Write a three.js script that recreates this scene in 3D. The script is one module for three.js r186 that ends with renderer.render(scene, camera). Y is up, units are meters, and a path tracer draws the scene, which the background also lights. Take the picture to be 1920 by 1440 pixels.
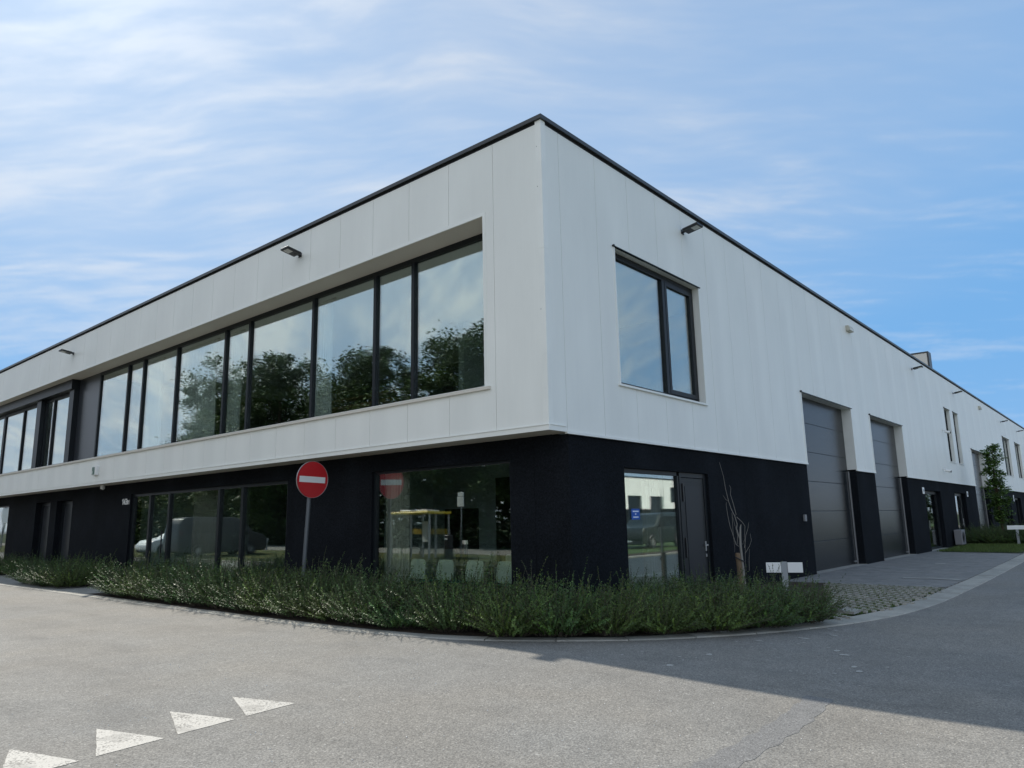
import * as THREE from 'three';
import { mergeGeometries, toCreasedNormals } from 'three/addons/utils/BufferGeometryUtils.js';
import { RoundedBoxGeometry } from 'three/addons/geometries/RoundedBoxGeometry.js';
import { FontLoader } from 'three/addons/loaders/FontLoader.js';
import { TextGeometry } from 'three/addons/geometries/TextGeometry.js';

// ------------------------------------------------------------------ camera, sky, sun, exposure
const scene = new THREE.Scene();
const camera = new THREE.PerspectiveCamera(55.558, 4 / 3, 0.1, 2000);
camera.position.set(7.151, 1.620, 9.282);
camera.rotation.set(0.186115, 0.706457, -0.020355, 'YXZ');
scene.add(camera);

const renderer = new THREE.WebGLRenderer({ antialias: true });
renderer.setSize(1024, 768);
renderer.toneMapping = THREE.LinearToneMapping;
renderer.toneMappingExposure = 1.08;
renderer.shadowMap.enabled = true;

const SUN_EL = 42 * Math.PI / 180, SUN_AZ = 10.95 * Math.PI / 180;
const sunDir = new THREE.Vector3(-Math.cos(SUN_EL) * Math.cos(SUN_AZ), Math.sin(SUN_EL), -Math.cos(SUN_EL) * Math.sin(SUN_AZ));
const sun = new THREE.DirectionalLight(new THREE.Color().setRGB(1, 0.94, 0.84), 4.9);
sun.position.copy(sunDir).multiplyScalar(120);
sun.castShadow = true;
sun.shadow.mapSize.set(4096, 4096);
Object.assign(sun.shadow.camera, { left: -70, right: 70, top: 70, bottom: -70, near: 1, far: 300 });
scene.add(sun, sun.target);

// small tools: seeded random numbers, value noise
function rng(seed) { let a = seed >>> 0; return () => { a = (a + 0x6D2B79F5) >>> 0; let t = Math.imul(a ^ (a >>> 15), 1 | a); t = (t + Math.imul(t ^ (t >>> 7), 61 | t)) ^ t; return ((t ^ (t >>> 14)) >>> 0) / 4294967296; }; }
const PERM = (() => { const r = rng(77), p = new Uint16Array(65536 + 256); for (let i = 0; i < 65536; i++) p[i] = (r() * 65536) | 0; return p; })();
const hash2 = (x, y) => PERM[(PERM[x & 65535] + Math.imul(y, 7919)) & 65535] / 65535;
const clamp = (x, a = 0, b = 1) => x < a ? a : x > b ? b : x;
const sstep = (a, b, x) => { const t = clamp((x - a) / (b - a)); return t * t * (3 - 2 * t); };
const mix = (a, b, t) => a + (b - a) * t;
function vnoise(x, y) {
  const ix = Math.floor(x), iy = Math.floor(y); let fx = x - ix, fy = y - iy; fx = fx * fx * (3 - 2 * fx); fy = fy * fy * (3 - 2 * fy);
  return mix(mix(hash2(ix, iy), hash2(ix + 1, iy), fx), mix(hash2(ix, iy + 1), hash2(ix + 1, iy + 1), fx), fy);
}
function pnoise(x, y, per) {   // tiling value noise
  const ix = Math.floor(x), iy = Math.floor(y); let fx = x - ix, fy = y - iy; fx = fx * fx * (3 - 2 * fx); fy = fy * fy * (3 - 2 * fy);
  const m = v => ((v % per) + per) % per;
  return mix(mix(hash2(m(ix), m(iy)), hash2(m(ix + 1), m(iy)), fx), mix(hash2(m(ix), m(iy + 1)), hash2(m(ix + 1), m(iy + 1)), fx), fy);
}
function fbm(x, y, n) { let s = 0, a = 0.5, t = 0; for (let i = 0; i < n; i++) { s += a * vnoise(x, y); t += a; x = x * 2.03 + 17.3; y = y * 2.03 + 5.1; a *= 0.52; } return s / t; }

// the sky: blue air with a thin, streaky sheet of high cloud that thickens towards the sun, and is built up behind the camera to light the walls
(() => {
  const W = 4096, Hh = 2048, data = new Float32Array(W * Hh * 4);
  for (let j = 0; j < Hh; j++) {
    const el = ((j + 0.5) / Hh - 0.5) * Math.PI, sy = Math.sin(el), cy = Math.cos(el);
    for (let i = 0; i < W; i++) {
      const k = (j * W + i) * 4, az = ((i + 0.5) / W - 0.5) * 2 * Math.PI;
      const dx = cy * Math.cos(az), dz = cy * Math.sin(az);
      if (sy < -0.02) { data[k] = 0.30; data[k + 1] = 0.32; data[k + 2] = 0.33; data[k + 3] = 1; continue; }
      const y = Math.max(sy, 0), ang = Math.acos(clamp(dx * sunDir.x + sy * sunDir.y + dz * sunDir.z, -1, 1)) * 180 / Math.PI;
      // clear air
      const hor = Math.exp(-y / 0.06), up = sstep(0.05, 0.9, y);
      let r = mix(0.150, 0.165, up), g = mix(0.40, 0.335, up), b = mix(0.76, 0.62, up);
      r = mix(r, 0.44, hor); g = mix(g, 0.60, hor); b = mix(b, 0.78, hor);
      const glow = 0.40 * Math.exp(-ang / 14) + 0.05 * Math.exp(-ang / 45);
      r += glow * 0.9; g += glow * 0.86; b += glow * 0.72;
      // the cloud sheet, laid out on a plane overhead
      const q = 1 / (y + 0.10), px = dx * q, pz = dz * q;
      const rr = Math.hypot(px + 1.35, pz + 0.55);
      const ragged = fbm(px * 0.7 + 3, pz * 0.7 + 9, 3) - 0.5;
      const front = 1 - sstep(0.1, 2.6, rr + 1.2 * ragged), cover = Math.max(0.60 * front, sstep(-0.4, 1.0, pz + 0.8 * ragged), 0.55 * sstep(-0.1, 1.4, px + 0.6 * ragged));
      const ca = 0.80, sa = -0.60, u = px * ca + pz * sa, v = -px * sa + pz * ca;      // streaks run along u
      const wx = 0.4 * (fbm(u * 1.1 + 31, v * 1.1 + 7, 3) - 0.5), wy = 0.34 * (fbm(u * 1.1 + 3, v * 1.1 + 47, 3) - 0.5);
      const n1 = fbm((u + wx) * 1.3, (v + wy) * 3.4, 6), n2 = fbm((u + wx) * 4.2 + 11, (v + wy) * 15 + 3, 7), n3 = fbm(px * 0.8 + 61, pz * 0.8 + 23, 4);
      const n4 = fbm((u + wx * 0.8) * 8 + 71, (v + wy * 0.8) * 34 + 19, 6), fibre = 0.6 * n2 + 0.4 * n4;
      const wisp = sstep(0.48, 0.74, 0.45 * n1 + 0.55 * fibre);
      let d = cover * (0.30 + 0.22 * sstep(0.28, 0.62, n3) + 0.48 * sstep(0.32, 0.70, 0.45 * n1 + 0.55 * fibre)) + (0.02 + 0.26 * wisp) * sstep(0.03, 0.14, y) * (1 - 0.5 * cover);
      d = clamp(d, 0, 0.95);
      const lit = 0.75 + 0.15 * sstep(55, 120, ang) + 0.32 * sstep(-0.2, 1.4, pz) + 0.8 * Math.exp(-ang / 10);  // unseen cloud behind the camera gets added brightness to lift walls and panes
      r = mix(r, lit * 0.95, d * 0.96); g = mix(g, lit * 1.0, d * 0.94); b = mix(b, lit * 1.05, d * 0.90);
      data[k] = r; data[k + 1] = g; data[k + 2] = b; data[k + 3] = 1;
    }
  }
  const t = new THREE.DataTexture(data, W, Hh, THREE.RGBAFormat, THREE.FloatType);
  t.mapping = THREE.EquirectangularReflectionMapping; t.magFilter = t.minFilter = THREE.LinearFilter; t.needsUpdate = true;
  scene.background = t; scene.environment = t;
})();

// ------------------------------------------------------------------ helpers
const taken = {};
function numbered(n) { if (!(n in taken)) { taken[n] = 0; return n; } taken[n]++; return n + '_' + String(taken[n]).padStart(3, '0'); }
function tag(o, label, category, group, kind) { if (label) o.userData.label = label; if (category) o.userData.category = category; if (group) o.userData.group = group; if (kind) o.userData.kind = kind; return o; }
function obj(name, geos, mat, parent = scene) {
  const list = Array.isArray(geos) ? geos : [geos];
  const g = list.length > 1 ? mergeGeometries(list.map(x => x.index ? x.toNonIndexed() : x)) : list[0];
  const m = new THREE.Mesh(g, mat); m.castShadow = m.receiveShadow = true;
  m.name = parent === scene ? numbered(name) : name; parent.add(m); return m;
}
function thing(name, label, category, [x, y, z] = [0, 0, 0], turn = 0, group) {
  const o = new THREE.Group(); o.name = numbered(name); scene.add(o); o.position.set(x, y, z); o.rotation.y = turn; return tag(o, label, category, group);
}
function copyOf(root, [x, y, z], turn, label, group) {
  const r = root.clone(); r.name = numbered(root.name.replace(/_\d{3}$/, '')); r.userData = { ...root.userData }; scene.add(r);
  r.position.set(x, y, z); r.rotation.y = turn; if (label) r.userData.label = label; if (group) r.userData.group = group; return r;
}
function metric(g) {   // uv in metres from the dominant direction of each face
  const p = g.attributes.position, n = g.attributes.normal, uv = new Float32Array(p.count * 2);
  for (let i = 0; i < p.count; i++) {
    const ax = Math.abs(n.getX(i)), ay = Math.abs(n.getY(i)), az = Math.abs(n.getZ(i));
    if (ay >= ax && ay >= az) { uv[2 * i] = p.getX(i); uv[2 * i + 1] = p.getZ(i); } else if (ax >= az) { uv[2 * i] = p.getZ(i); uv[2 * i + 1] = p.getY(i); } else { uv[2 * i] = p.getX(i); uv[2 * i + 1] = p.getY(i); }
  }
  g.setAttribute('uv', new THREE.BufferAttribute(uv, 2)); return g;
}
function bx(x0, x1, y0, y1, z0, z1) {
  const g = new THREE.BoxGeometry(Math.abs(x1 - x0), Math.abs(y1 - y0), Math.abs(z1 - z0)); g.translate((x0 + x1) / 2, (y0 + y1) / 2, (z0 + z1) / 2); return metric(g);
}
function rbx(x0, x1, y0, y1, z0, z1, r = 0.01, s = 2) {
  const g = new RoundedBoxGeometry(Math.abs(x1 - x0), Math.abs(y1 - y0), Math.abs(z1 - z0), s, r); g.translate((x0 + x1) / 2, (y0 + y1) / 2, (z0 + z1) / 2); return metric(g);
}
function tube(pts, radii, sides = 6) {   // a tapered limb through points, closed at its tip
  const pos = [], idx = [], nn = pts.length, up = new THREE.Vector3(), t = new THREE.Vector3(), a = new THREE.Vector3(), b = new THREE.Vector3();
  for (let i = 0; i < nn; i++) {
    t.subVectors(pts[Math.min(i + 1, nn - 1)], pts[Math.max(i - 1, 0)]).normalize();
    up.set(Math.abs(t.y) > 0.9 ? 1 : 0, Math.abs(t.y) > 0.9 ? 0 : 1, 0); a.crossVectors(t, up).normalize(); b.crossVectors(t, a);
    for (let s = 0; s < sides; s++) { const w = s / sides * 2 * Math.PI, c = Math.cos(w) * radii[i], d = Math.sin(w) * radii[i]; pos.push(pts[i].x + a.x * c + b.x * d, pts[i].y + a.y * c + b.y * d, pts[i].z + a.z * c + b.z * d); }
  }
  for (let i = 0; i < nn - 1; i++) for (let s = 0; s < sides; s++) { const A = i * sides + s, B = i * sides + (s + 1) % sides; idx.push(A, B, A + sides, B, B + sides, A + sides); }
  pos.push(pts[nn - 1].x, pts[nn - 1].y, pts[nn - 1].z); const T = nn * sides; for (let s = 0; s < sides; s++) idx.push((nn - 1) * sides + s, (nn - 1) * sides + (s + 1) % sides, T);
  const g = new THREE.BufferGeometry(); g.setAttribute('position', new THREE.Float32BufferAttribute(pos, 3)); g.setIndex(idx); g.computeVertexNormals();
  g.setAttribute('uv', new THREE.Float32BufferAttribute(new Float32Array(pos.length / 3 * 2), 2)); return g;
}
const V = (x, y, z) => new THREE.Vector3(x, y, z);
const cyl = (r0, r1, h, n, x, y, z) => { const g = new THREE.CylinderGeometry(r1, r0, h, n); g.translate(x, y + h / 2, z); return g; };
function dataTex(n, fn, srgb) {   // fn(x, y) -> [r, g, b] in 0..1
  const d = new Uint8Array(n * n * 4); for (let j = 0; j < n; j++) for (let i = 0; i < n; i++) { const c = fn(i / n, j / n), k = (j * n + i) * 4; d[k] = clamp(c[0]) * 255; d[k + 1] = clamp(c[1]) * 255; d[k + 2] = clamp(c[2]) * 255; d[k + 3] = 255; }
  const t = new THREE.DataTexture(d, n, n); t.wrapS = t.wrapT = THREE.RepeatWrapping; t.magFilter = THREE.LinearFilter; t.minFilter = THREE.LinearMipmapLinearFilter; t.generateMipmaps = true; if (srgb) t.colorSpace = THREE.SRGBColorSpace; t.needsUpdate = true; return t;
}
function tfbm(u, v, f, n) { let s = 0, a = 0.5, t = 0; for (let i = 0; i < n; i++) { s += a * pnoise(u * f, v * f, f); t += a; f *= 2; a *= 0.55; } return s / t; }
const rgb = (r, g, b) => new THREE.Color().setRGB(r, g, b);
const std = (c, rough, o = {}) => new THREE.MeshStandardMaterial({ color: Array.isArray(c) ? rgb(...c) : c, roughness: rough, metalness: 0, ...o });
const phy = (c, rough, o = {}) => new THREE.MeshPhysicalMaterial({ color: Array.isArray(c) ? rgb(...c) : c, roughness: rough, metalness: 0, ...o });
const rep = (t, s, sy) => { const c = t.clone(); c.repeat.set(1 / s, 1 / (sy || s)); c.needsUpdate = true; return c; };

// ------------------------------------------------------------------ materials
const texAsphalt = dataTex(1024, (u, v) => {   // pale worn aggregate in a dark binder
  const grain = hash2((u * 1024) | 0, (v * 1024) | 0), st = tfbm(u, v, 256, 2), md = tfbm(u, v, 24, 4);
  let l = 0.70 + 0.40 * (st - 0.5) + 0.10 * (grain - 0.5) + 0.08 * (md - 0.5);
  const spot = tfbm(u + 0.37, v + 0.11, 180, 1); if (spot > 0.86) l += (spot - 0.86) * 2.2; if (spot < 0.12) l -= (0.12 - spot) * 2.4;
  return [l * 1.0, l * 0.985, l * 0.96];
}, true);
const bumpAsphalt = dataTex(1024, (u, v) => { const s = 0.6 * tfbm(u, v, 256, 2) + 0.4 * tfbm(u + 0.5, v, 128, 1); return [s, s, s]; });
const texPanel = dataTex(512, (u, v) => { const l = 0.955 + 0.035 * (tfbm(u, v, 6, 5) - 0.5) + 0.006 * (pnoise(u * 256, v * 8, 256) - 0.5) + 0.02 * (tfbm(u, v, 3, 2) - 0.5) - 0.005 * sstep(0.60, 0.85, pnoise(u * 24, v * 3, 24)) * tfbm(u, v, 16, 3); return [l, l, l * 0.992]; }, true);
const bumpPanel = dataTex(512, (u, v) => { const s = 0.5 + 0.5 * Math.sin(u * 2 * Math.PI * 40) * 0.5 + 0.12 * (tfbm(u, v, 64, 2) - 0.5); return [s, s, s]; });
const bumpStucco = dataTex(512, (u, v) => { const s = 0.55 * tfbm(u, v, 96, 2) + 0.45 * tfbm(u, v, 200, 1); return [s, s, s]; });
const texStucco = dataTex(512, (u, v) => { const l = 0.58 + 0.42 * (tfbm(u, v, 200, 2) - 0.5) + 0.26 * (tfbm(u, v, 3, 5) - 0.5); return [l, l, l]; }, true);
const texConcrete = dataTex(512, (u, v) => { const l = 0.80 + 0.16 * (tfbm(u, v, 5, 5) - 0.5) + 0.16 * (tfbm(u, v, 160, 2) - 0.5); return [l, l * 0.99, l * 0.96]; }, true);
const bumpFine = dataTex(512, (u, v) => { const s = tfbm(u, v, 128, 3); return [s, s, s]; });
const texPaint = dataTex(512, (u, v) => { const w = tfbm(u, v, 90, 3), b = tfbm(u + 0.3, v + 0.2, 7, 4), k = sstep(0.57, 0.70, w + 0.45 * (b - 0.5)), st = sstep(0.60, 0.72, tfbm(u * 1, v, 5, 3)) * 0.10, l = mix(0.95 + 0.05 * (b - 0.5) - st, 0.60, k); return [l, l * 0.99, l * 0.965]; }, true);
const texSoil = dataTex(512, (u, v) => { const l = 0.55 + 0.5 * (tfbm(u, v, 20, 5) - 0.5) + 0.3 * (tfbm(u, v, 128, 2) - 0.5); return [l, l * 0.86, l * 0.72]; }, true);
const texGrass = dataTex(512, (u, v) => { const a = tfbm(u, v, 8, 4), b = tfbm(u, v, 128, 2), l = 0.5 + 0.35 * (a - 0.5) + 0.5 * (b - 0.5); return [l * (0.86 + 0.5 * (a - 0.5)), l, l * 0.45]; }, true);
const bumpGlass = dataTex(256, (u, v) => { const s = tfbm(u, v, 3, 2); return [s, s, s]; });
const texBark = dataTex(256, (u, v) => { const l = 0.6 + 0.6 * (tfbm(u, v, 32, 3) - 0.5); return [l, l * 0.9, l * 0.78]; }, true);

const M = {};
M.panel = [0, 1, 2].map(i => phy([[0.930, 0.928, 0.888], [0.925, 0.925, 0.886], [0.935, 0.93, 0.89]][i], 0.42, { map: rep(texPanel, 2.3, 7.1), bumpMap: rep(bumpPanel, 2.0), bumpScale: 0.0004, specularIntensity: 0.6 }));
M.trim = phy([0.93, 0.93, 0.89], 0.38, { map: rep(texPanel, 1.7) });
M.soffit = std([0.74, 0.69, 0.62], 0.55, { map: rep(texPanel, 3.1) });
M.stucco = phy([0.030, 0.036, 0.046], 0.92, { specularIntensity: 0.22, map: rep(texStucco, 2.9), bumpMap: rep(bumpStucco, 1.3), bumpScale: 0.010 });
M.frame = phy([0.012, 0.015, 0.018], 0.42, { specularIntensity: 0.5, bumpMap: rep(bumpFine, 0.7), bumpScale: 0.0003 });
M.cap = phy([0.045, 0.050, 0.055], 0.40, { map: rep(texConcrete, 2.7) });
M.gap = std([0.006, 0.006, 0.007], 0.8);
M.doorSeg = phy([0.013, 0.016, 0.019], 0.26, { specularIntensity: 0.62, bumpMap: rep(bumpPanel, 1.3), bumpScale: 0.0003 });
M.leafPaint = phy([0.022, 0.024, 0.028], 0.45, { specularIntensity: 0.5 });
M.darkPanel = phy([0.035, 0.039, 0.046], 0.34, { bumpMap: rep(bumpFine, 0.9), bumpScale: 0.0002 });
M.glass = phy([0.84, 0.93, 0.90], 0.0, { transmission: 1, thickness: 0, ior: 2.3, bumpMap: rep(bumpGlass, 2.6), bumpScale: 0.0016 });
M.film = std([0.93, 0.95, 0.95], 0.0, { metalness: 1, transparent: true, opacity: 0.28, side: THREE.DoubleSide });   // solar-control coating
M.glassDark = phy([0.70, 0.78, 0.78], 0.0, { transmission: 1, thickness: 0, ior: 1.7 });
M.steel = std([0.42, 0.42, 0.42], 0.4, { metalness: 0.6 });
M.grey = std([0.24, 0.245, 0.25], 0.5);
M.white = phy([0.80, 0.80, 0.78], 0.4);
M.black = std([0.012, 0.012, 0.013], 0.45);
M.asphalt = std([0.425, 0.42, 0.40], 0.9, { map: rep(texAsphalt, 2.35), bumpMap: rep(bumpAsphalt, 2.35), bumpScale: 0.006, vertexColors: true });
M.patch = std([0.36, 0.365, 0.37], 0.92, { map: rep(texAsphalt, 1.9), bumpMap: rep(bumpAsphalt, 1.9), bumpScale: 0.004 });
M.paint = std([0.50, 0.49, 0.465], 0.75, { map: rep(texPaint, 1.15), bumpMap: rep(bumpAsphalt, 2.35), bumpScale: 0.004 });
M.kerb = [0, 1, 2].map(i => std([[0.56, 0.55, 0.52], [0.52, 0.515, 0.49], [0.60, 0.585, 0.55]][i], 0.9, { map: rep(texConcrete, 0.9 + i * 0.2), bumpMap: rep(bumpFine, 0.5), bumpScale: 0.003 }));
M.paver = [0, 1, 2].map(i => std([[0.34, 0.34, 0.345], [0.31, 0.312, 0.32], [0.37, 0.368, 0.37]][i], 0.88, { map: rep(texConcrete, 0.7 + 0.2 * i), bumpMap: rep(bumpFine, 0.5), bumpScale: 0.003 }));
M.concrete = std([0.46, 0.455, 0.44], 0.9, { map: rep(texConcrete, 1.3), bumpMap: rep(bumpFine, 0.6), bumpScale: 0.003 });
M.soil = std([0.20, 0.17, 0.14], 1, { map: rep(texSoil, 1.1), bumpMap: rep(bumpFine, 0.8), bumpScale: 0.03 });
M.grass = std([0.16, 0.20, 0.13], 1, { map: rep(texGrass, 2.2), bumpMap: rep(bumpFine, 0.9), bumpScale: 0.03 });
M.dryGrass = std([0.42, 0.36, 0.24], 1, { map: rep(texGrass, 2.9), bumpMap: rep(bumpFine, 0.9), bumpScale: 0.03 });
M.parkGrass = std([0.30, 0.29, 0.20], 1, { map: rep(texGrass, 1.3), bumpMap: rep(bumpFine, 0.9), bumpScale: 0.03 });
M.path = std([0.30, 0.29, 0.27], 0.95, { map: rep(texConcrete, 1.3) });
M.bark = std([0.17, 0.14, 0.11], 0.95, { map: rep(texBark, 0.4) });
M.deadwood = std([0.25, 0.235, 0.21], 0.95);
M.stake = std([0.34, 0.29, 0.24], 0.9, { map: rep(texBark, 0.3) });
M.twig = std([0.10, 0.085, 0.06], 0.95);
const leafMat = (c, ro = 0.55) => phy(c, ro, { transmission: 0.25, specularIntensity: 0.55, thickness: 0, ior: 1.35, side: THREE.DoubleSide, vertexColors: true });
M.leafShrub = [[0.110, 0.195, 0.065], [0.135, 0.200, 0.062], [0.092, 0.172, 0.066], [0.118, 0.185, 0.070]].map(c => leafMat(c, 0.52));
M.leafTree = leafMat([0.085, 0.130, 0.038]);
M.leafYoung = leafMat([0.11, 0.19, 0.05]);
M.grassBlade = leafMat([0.105, 0.155, 0.05]);
M.red = phy([0.52, 0.012, 0.018], 0.42, { clearcoat: 0.3, clearcoatRoughness: 0.3 });
M.inWall = std([0.66, 0.74, 0.70], 0.85);
M.inDark = std([0.16, 0.17, 0.17], 0.8);
M.inFloor = std([0.34, 0.42, 0.40], 0.6);
M.ceil = std([0.72, 0.73, 0.72], 0.9);
M.wood = std([0.30, 0.19, 0.10], 0.6);
M.curtain = phy([0.62, 0.60, 0.50], 0.95, { transmission: 0.35, thickness: 0, side: THREE.DoubleSide });
M.sheer = phy([0.90, 0.92, 0.88], 0.95, { transmission: 0.25, thickness: 0, side: THREE.DoubleSide });
M.yellow = phy([0.75, 0.50, 0.02], 0.4);
M.chair = std([0.52, 0.58, 0.46], 0.7);
M.seatGreen = std([0.10, 0.30, 0.24], 0.6);

// ------------------------------------------------------------------ ground
const groundH = (x, z) => -0.122 * sstep(0.2, 5.6, x) * sstep(-9, 0.5, z);
function sheet(xs, zs, dy, keep, color) {   // a sheet that follows the lie of the ground
  const pos = [], uv = [], col = [], idx = [], nx = xs.length, nz = zs.length;
  for (const z of zs) for (const x of xs) { pos.push(x, groundH(x, z) + dy, z); uv.push(x, z); if (color) col.push(...color(x, z)); }
  for (let j = 0; j < nz - 1; j++) for (let i = 0; i < nx - 1; i++) { if (keep && !keep((xs[i] + xs[i + 1]) / 2, (zs[j] + zs[j + 1]) / 2)) continue; const a = j * nx + i; idx.push(a, a + nx, a + 1, a + 1, a + nx, a + nx + 1); }
  const g = new THREE.BufferGeometry(); g.setAttribute('position', new THREE.Float32BufferAttribute(pos, 3)); g.setAttribute('uv', new THREE.Float32BufferAttribute(uv, 2)); if (color) g.setAttribute('color', new THREE.Float32BufferAttribute(col, 3)); g.setIndex(idx); g.computeVertexNormals(); return g;
}
const span = (a, b, n) => Array.from({ length: n + 1 }, (_, i) => a + (b - a) * i / n);
function flat(pts, dy, sub = 0) {   // a polygon laid on the ground (points x, z)
  const s = new THREE.Shape(pts.map(p => new THREE.Vector2(p[0], -p[1]))); let g = new THREE.ShapeGeometry(s); g.rotateX(-Math.PI / 2);
  const p = g.attributes.position; for (let i = 0; i < p.count; i++) p.setY(i, groundH(p.getX(i), p.getZ(i)) + dy); g.computeVertexNormals(); return metric(g);
}
const base = obj('ground', (() => { const g = new THREE.PlaneGeometry(1400, 1400, 8, 8); g.rotateX(-Math.PI / 2); g.translate(0, -0.32, 0); return metric(g); })(), M.grass); tag(base, null, null, null, 'structure');
// asphalt: the street along the glazed front and the side street the camera stands in
const road = (() => {
  const xs = [...span(-140, -30, 30), ...span(-30, -12, 40).slice(1), ...span(-12, 10, 160).slice(1)], zs = [...span(-110, -30, 20), ...span(-30, -6, 40).slice(1), ...span(-6, 11, 130).slice(1), ...span(11, 60, 14).slice(1)];
  const col = (x, z) => {
    const a = fbm(x * 0.35 + 5, z * 0.8 + 2, 4), b = fbm(x * 1.7 + 40, z * 2.3 + 11, 4), c = fbm(x * 4 + 9, z * 4 + 70, 3);
    let l = 1 + 0.20 * (a - 0.5) + 0.14 * (b - 0.5) + 0.10 * (c - 0.5);
    const st = fbm(x * 0.8 + 90, z * 3.2 + 20, 4); l *= 1 - 0.12 * sstep(0.58, 0.74, st);
    for (const [R0, cx, cz] of [[9.2, 13.0, -4.0], [10.9, 13.0, -4.0]]) { const dd = Math.hypot(x - cx, z - cz) - R0; l *= 1 - 0.055 * Math.exp(-dd * dd / 0.10) * (0.5 + fbm(x * 2 + 8, z * 2 + 1, 3)); }
    for (const zt of [3.6, 5.3]) { const dd = z - zt - 0.15 * Math.sin(x * 0.3); l *= 1 - 0.05 * Math.exp(-dd * dd / 0.08) * sstep(1.5, -3, x) * (0.5 + fbm(x * 1.5 + 8, z * 2 + 1, 3)); }
    const warm = 0.06 * (fbm(x * 0.9 + 12, z * 0.9 + 55, 3) - 0.5);
    return [l * (1 + warm), l, l * (1 - warm * 1.3)];
  };
  const r = obj('road', sheet(xs, zs, 0, null, col), M.asphalt); tag(r, null, null, null, 'structure'); return r;
})();
// shark teeth of the give-way line, painted on the road
for (let k = 0; k < 6; k++) {
  const z0 = 5.38 + 0.635 * k, x0 = 0.17 + 0.07 * k, r = rng(500 + k), pts = [[x0, z0], [x0 + 0.72, z0 - 0.235], [x0 + 0.77, z0 + 0.285]], out = [];
  for (let e = 0; e < 3; e++) { const a = pts[e], b = pts[(e + 1) % 3]; for (let i = 0; i < 10; i++) { const t = i / 10, w = i ? 0.006 : 0; out.push([mix(a[0], b[0], t) + (r() - 0.5) * w, mix(a[1], b[1], t) + (r() - 0.5) * w]); } }
  obj('give_way_triangle', flat(out, 0.003), M.paint, road);
}
// a filled trench in the asphalt
{
  const r = rng(41), L = [], R = []; for (let i = 0; i <= 30; i++) { const t = i / 30, z = mix(1.7, 4.9, t), x = mix(4.50, 4.66, t) + 0.05 * Math.sin(t * 5), w = 0.13 + 0.015 * Math.sin(i * 1.7); L.push([x - w + (r() - 0.5) * 0.02, z]); R.push([x + w + (r() - 0.5) * 0.02, z]); }
  obj('tar_seam', flat([...L, ...R.reverse()], 0.002), M.patch, road);
}
{ // chalky scuffs on the shaded asphalt
  const r = rng(9), g = [], blob = (x, z, a, b) => { const n = 9, p = []; for (let i = 0; i < n; i++) { const w = i / n * 6.283, k = 0.6 + 0.6 * r(); p.push([x + Math.cos(w) * a * k, z + Math.sin(w) * b * k]); } g.push(flat(p, 0.005)); };
  for (const [x, z] of [[2.89, -0.82], [3.29, -1.41], [3.43, -2.31], [3.9, -0.8], [4.05, -0.59], [4.33, 0.04], [4.44, 0.26], [2.78, 0.49], [2.73, 1.37], [3.32, -2.4], [3.5, -1.9]]) blob(x + (r() - 0.5) * 0.05, z, 0.03 + 0.05 * r(), 0.03 + 0.04 * r());
  for (let i = 0; i < 34; i++) blob(1.6 + 3.6 * r(), -1.5 + 3.2 * r(), 0.008 + 0.02 * r(), 0.008 + 0.02 * r());
  const o = obj('paint_spots', g, std([0.62, 0.62, 0.61], 0.9, { map: rep(texConcrete, 0.4) }), road); o.userData.kind = 'stuff';
}
{ // pale grit lying on the asphalt
  const r = rng(12), g = [], n = 900, src = new THREE.IcosahedronGeometry(1, 0), pos = [], idx = [];
  const P = src.toNonIndexed().attributes.position;
  for (let i = 0; i < n; i++) { const x = -3 + 10 * r(), z = 2.2 + 6 * r(), s = 0.003 + 0.006 * r() * r(), y = groundH(x, z) + s * 0.4, w = r() * 6.28, c = Math.cos(w), d = Math.sin(w); for (let k = 0; k < P.count; k++) { const a = P.getX(k) * s, b = P.getZ(k) * s * 0.7; pos.push(x + a * c - b * d, y + P.getY(k) * s * 0.6, z + a * d + b * c); } }
  const q = new THREE.BufferGeometry(); q.setAttribute('position', new THREE.Float32BufferAttribute(pos, 3)); q.computeVertexNormals();
  const o = obj('road_grit', q, std([0.70, 0.69, 0.66], 0.8), road); o.userData.kind = 'stuff';
}

// kerb: flush concrete stones round the plot
const kerbPath = new THREE.CatmullRomCurve3([[-40, 1.9], [-30, 1.93], [-20, 1.98], [-14, 2.02], [-10, 2.07], [-6.5, 2.1], [-3.7, 2.07], [-1.9, 1.98], [-0.7, 1.76], [0.35, 1.30], [1.45, 0.42], [2.35, -0.80], [3.12, -2.3], [3.65, -3.8], [3.93, -5.3], [4.06, -7.3], [4.06, -10], [4.02, -13], [3.9, -19], [3.75, -25], [3.6, -32], [3.6, -45], [3.6, -70]].map(p => V(p[0], 0, p[1])), false, 'catmullrom', 0.5);
kerbPath.arcLengthDivisions = 2000;
const kerbLen = kerbPath.getLength();
const kerbAt = s => { const t = clamp(s / kerbLen), p = kerbPath.getPointAt(t), d = kerbPath.getTangentAt(t); const w = p.x < 1.2 ? 0.24 : mix(0.24, 0.43, sstep(1.2, 3.6, p.x)); return { p, n: V(d.z, 0, -d.x).normalize(), w }; };   // n points inwards (to the building)
const kerb = new THREE.Group(); kerb.name = 'kerb'; scene.add(kerb); kerb.userData.kind = 'structure';
const kerbInner = [];
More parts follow.
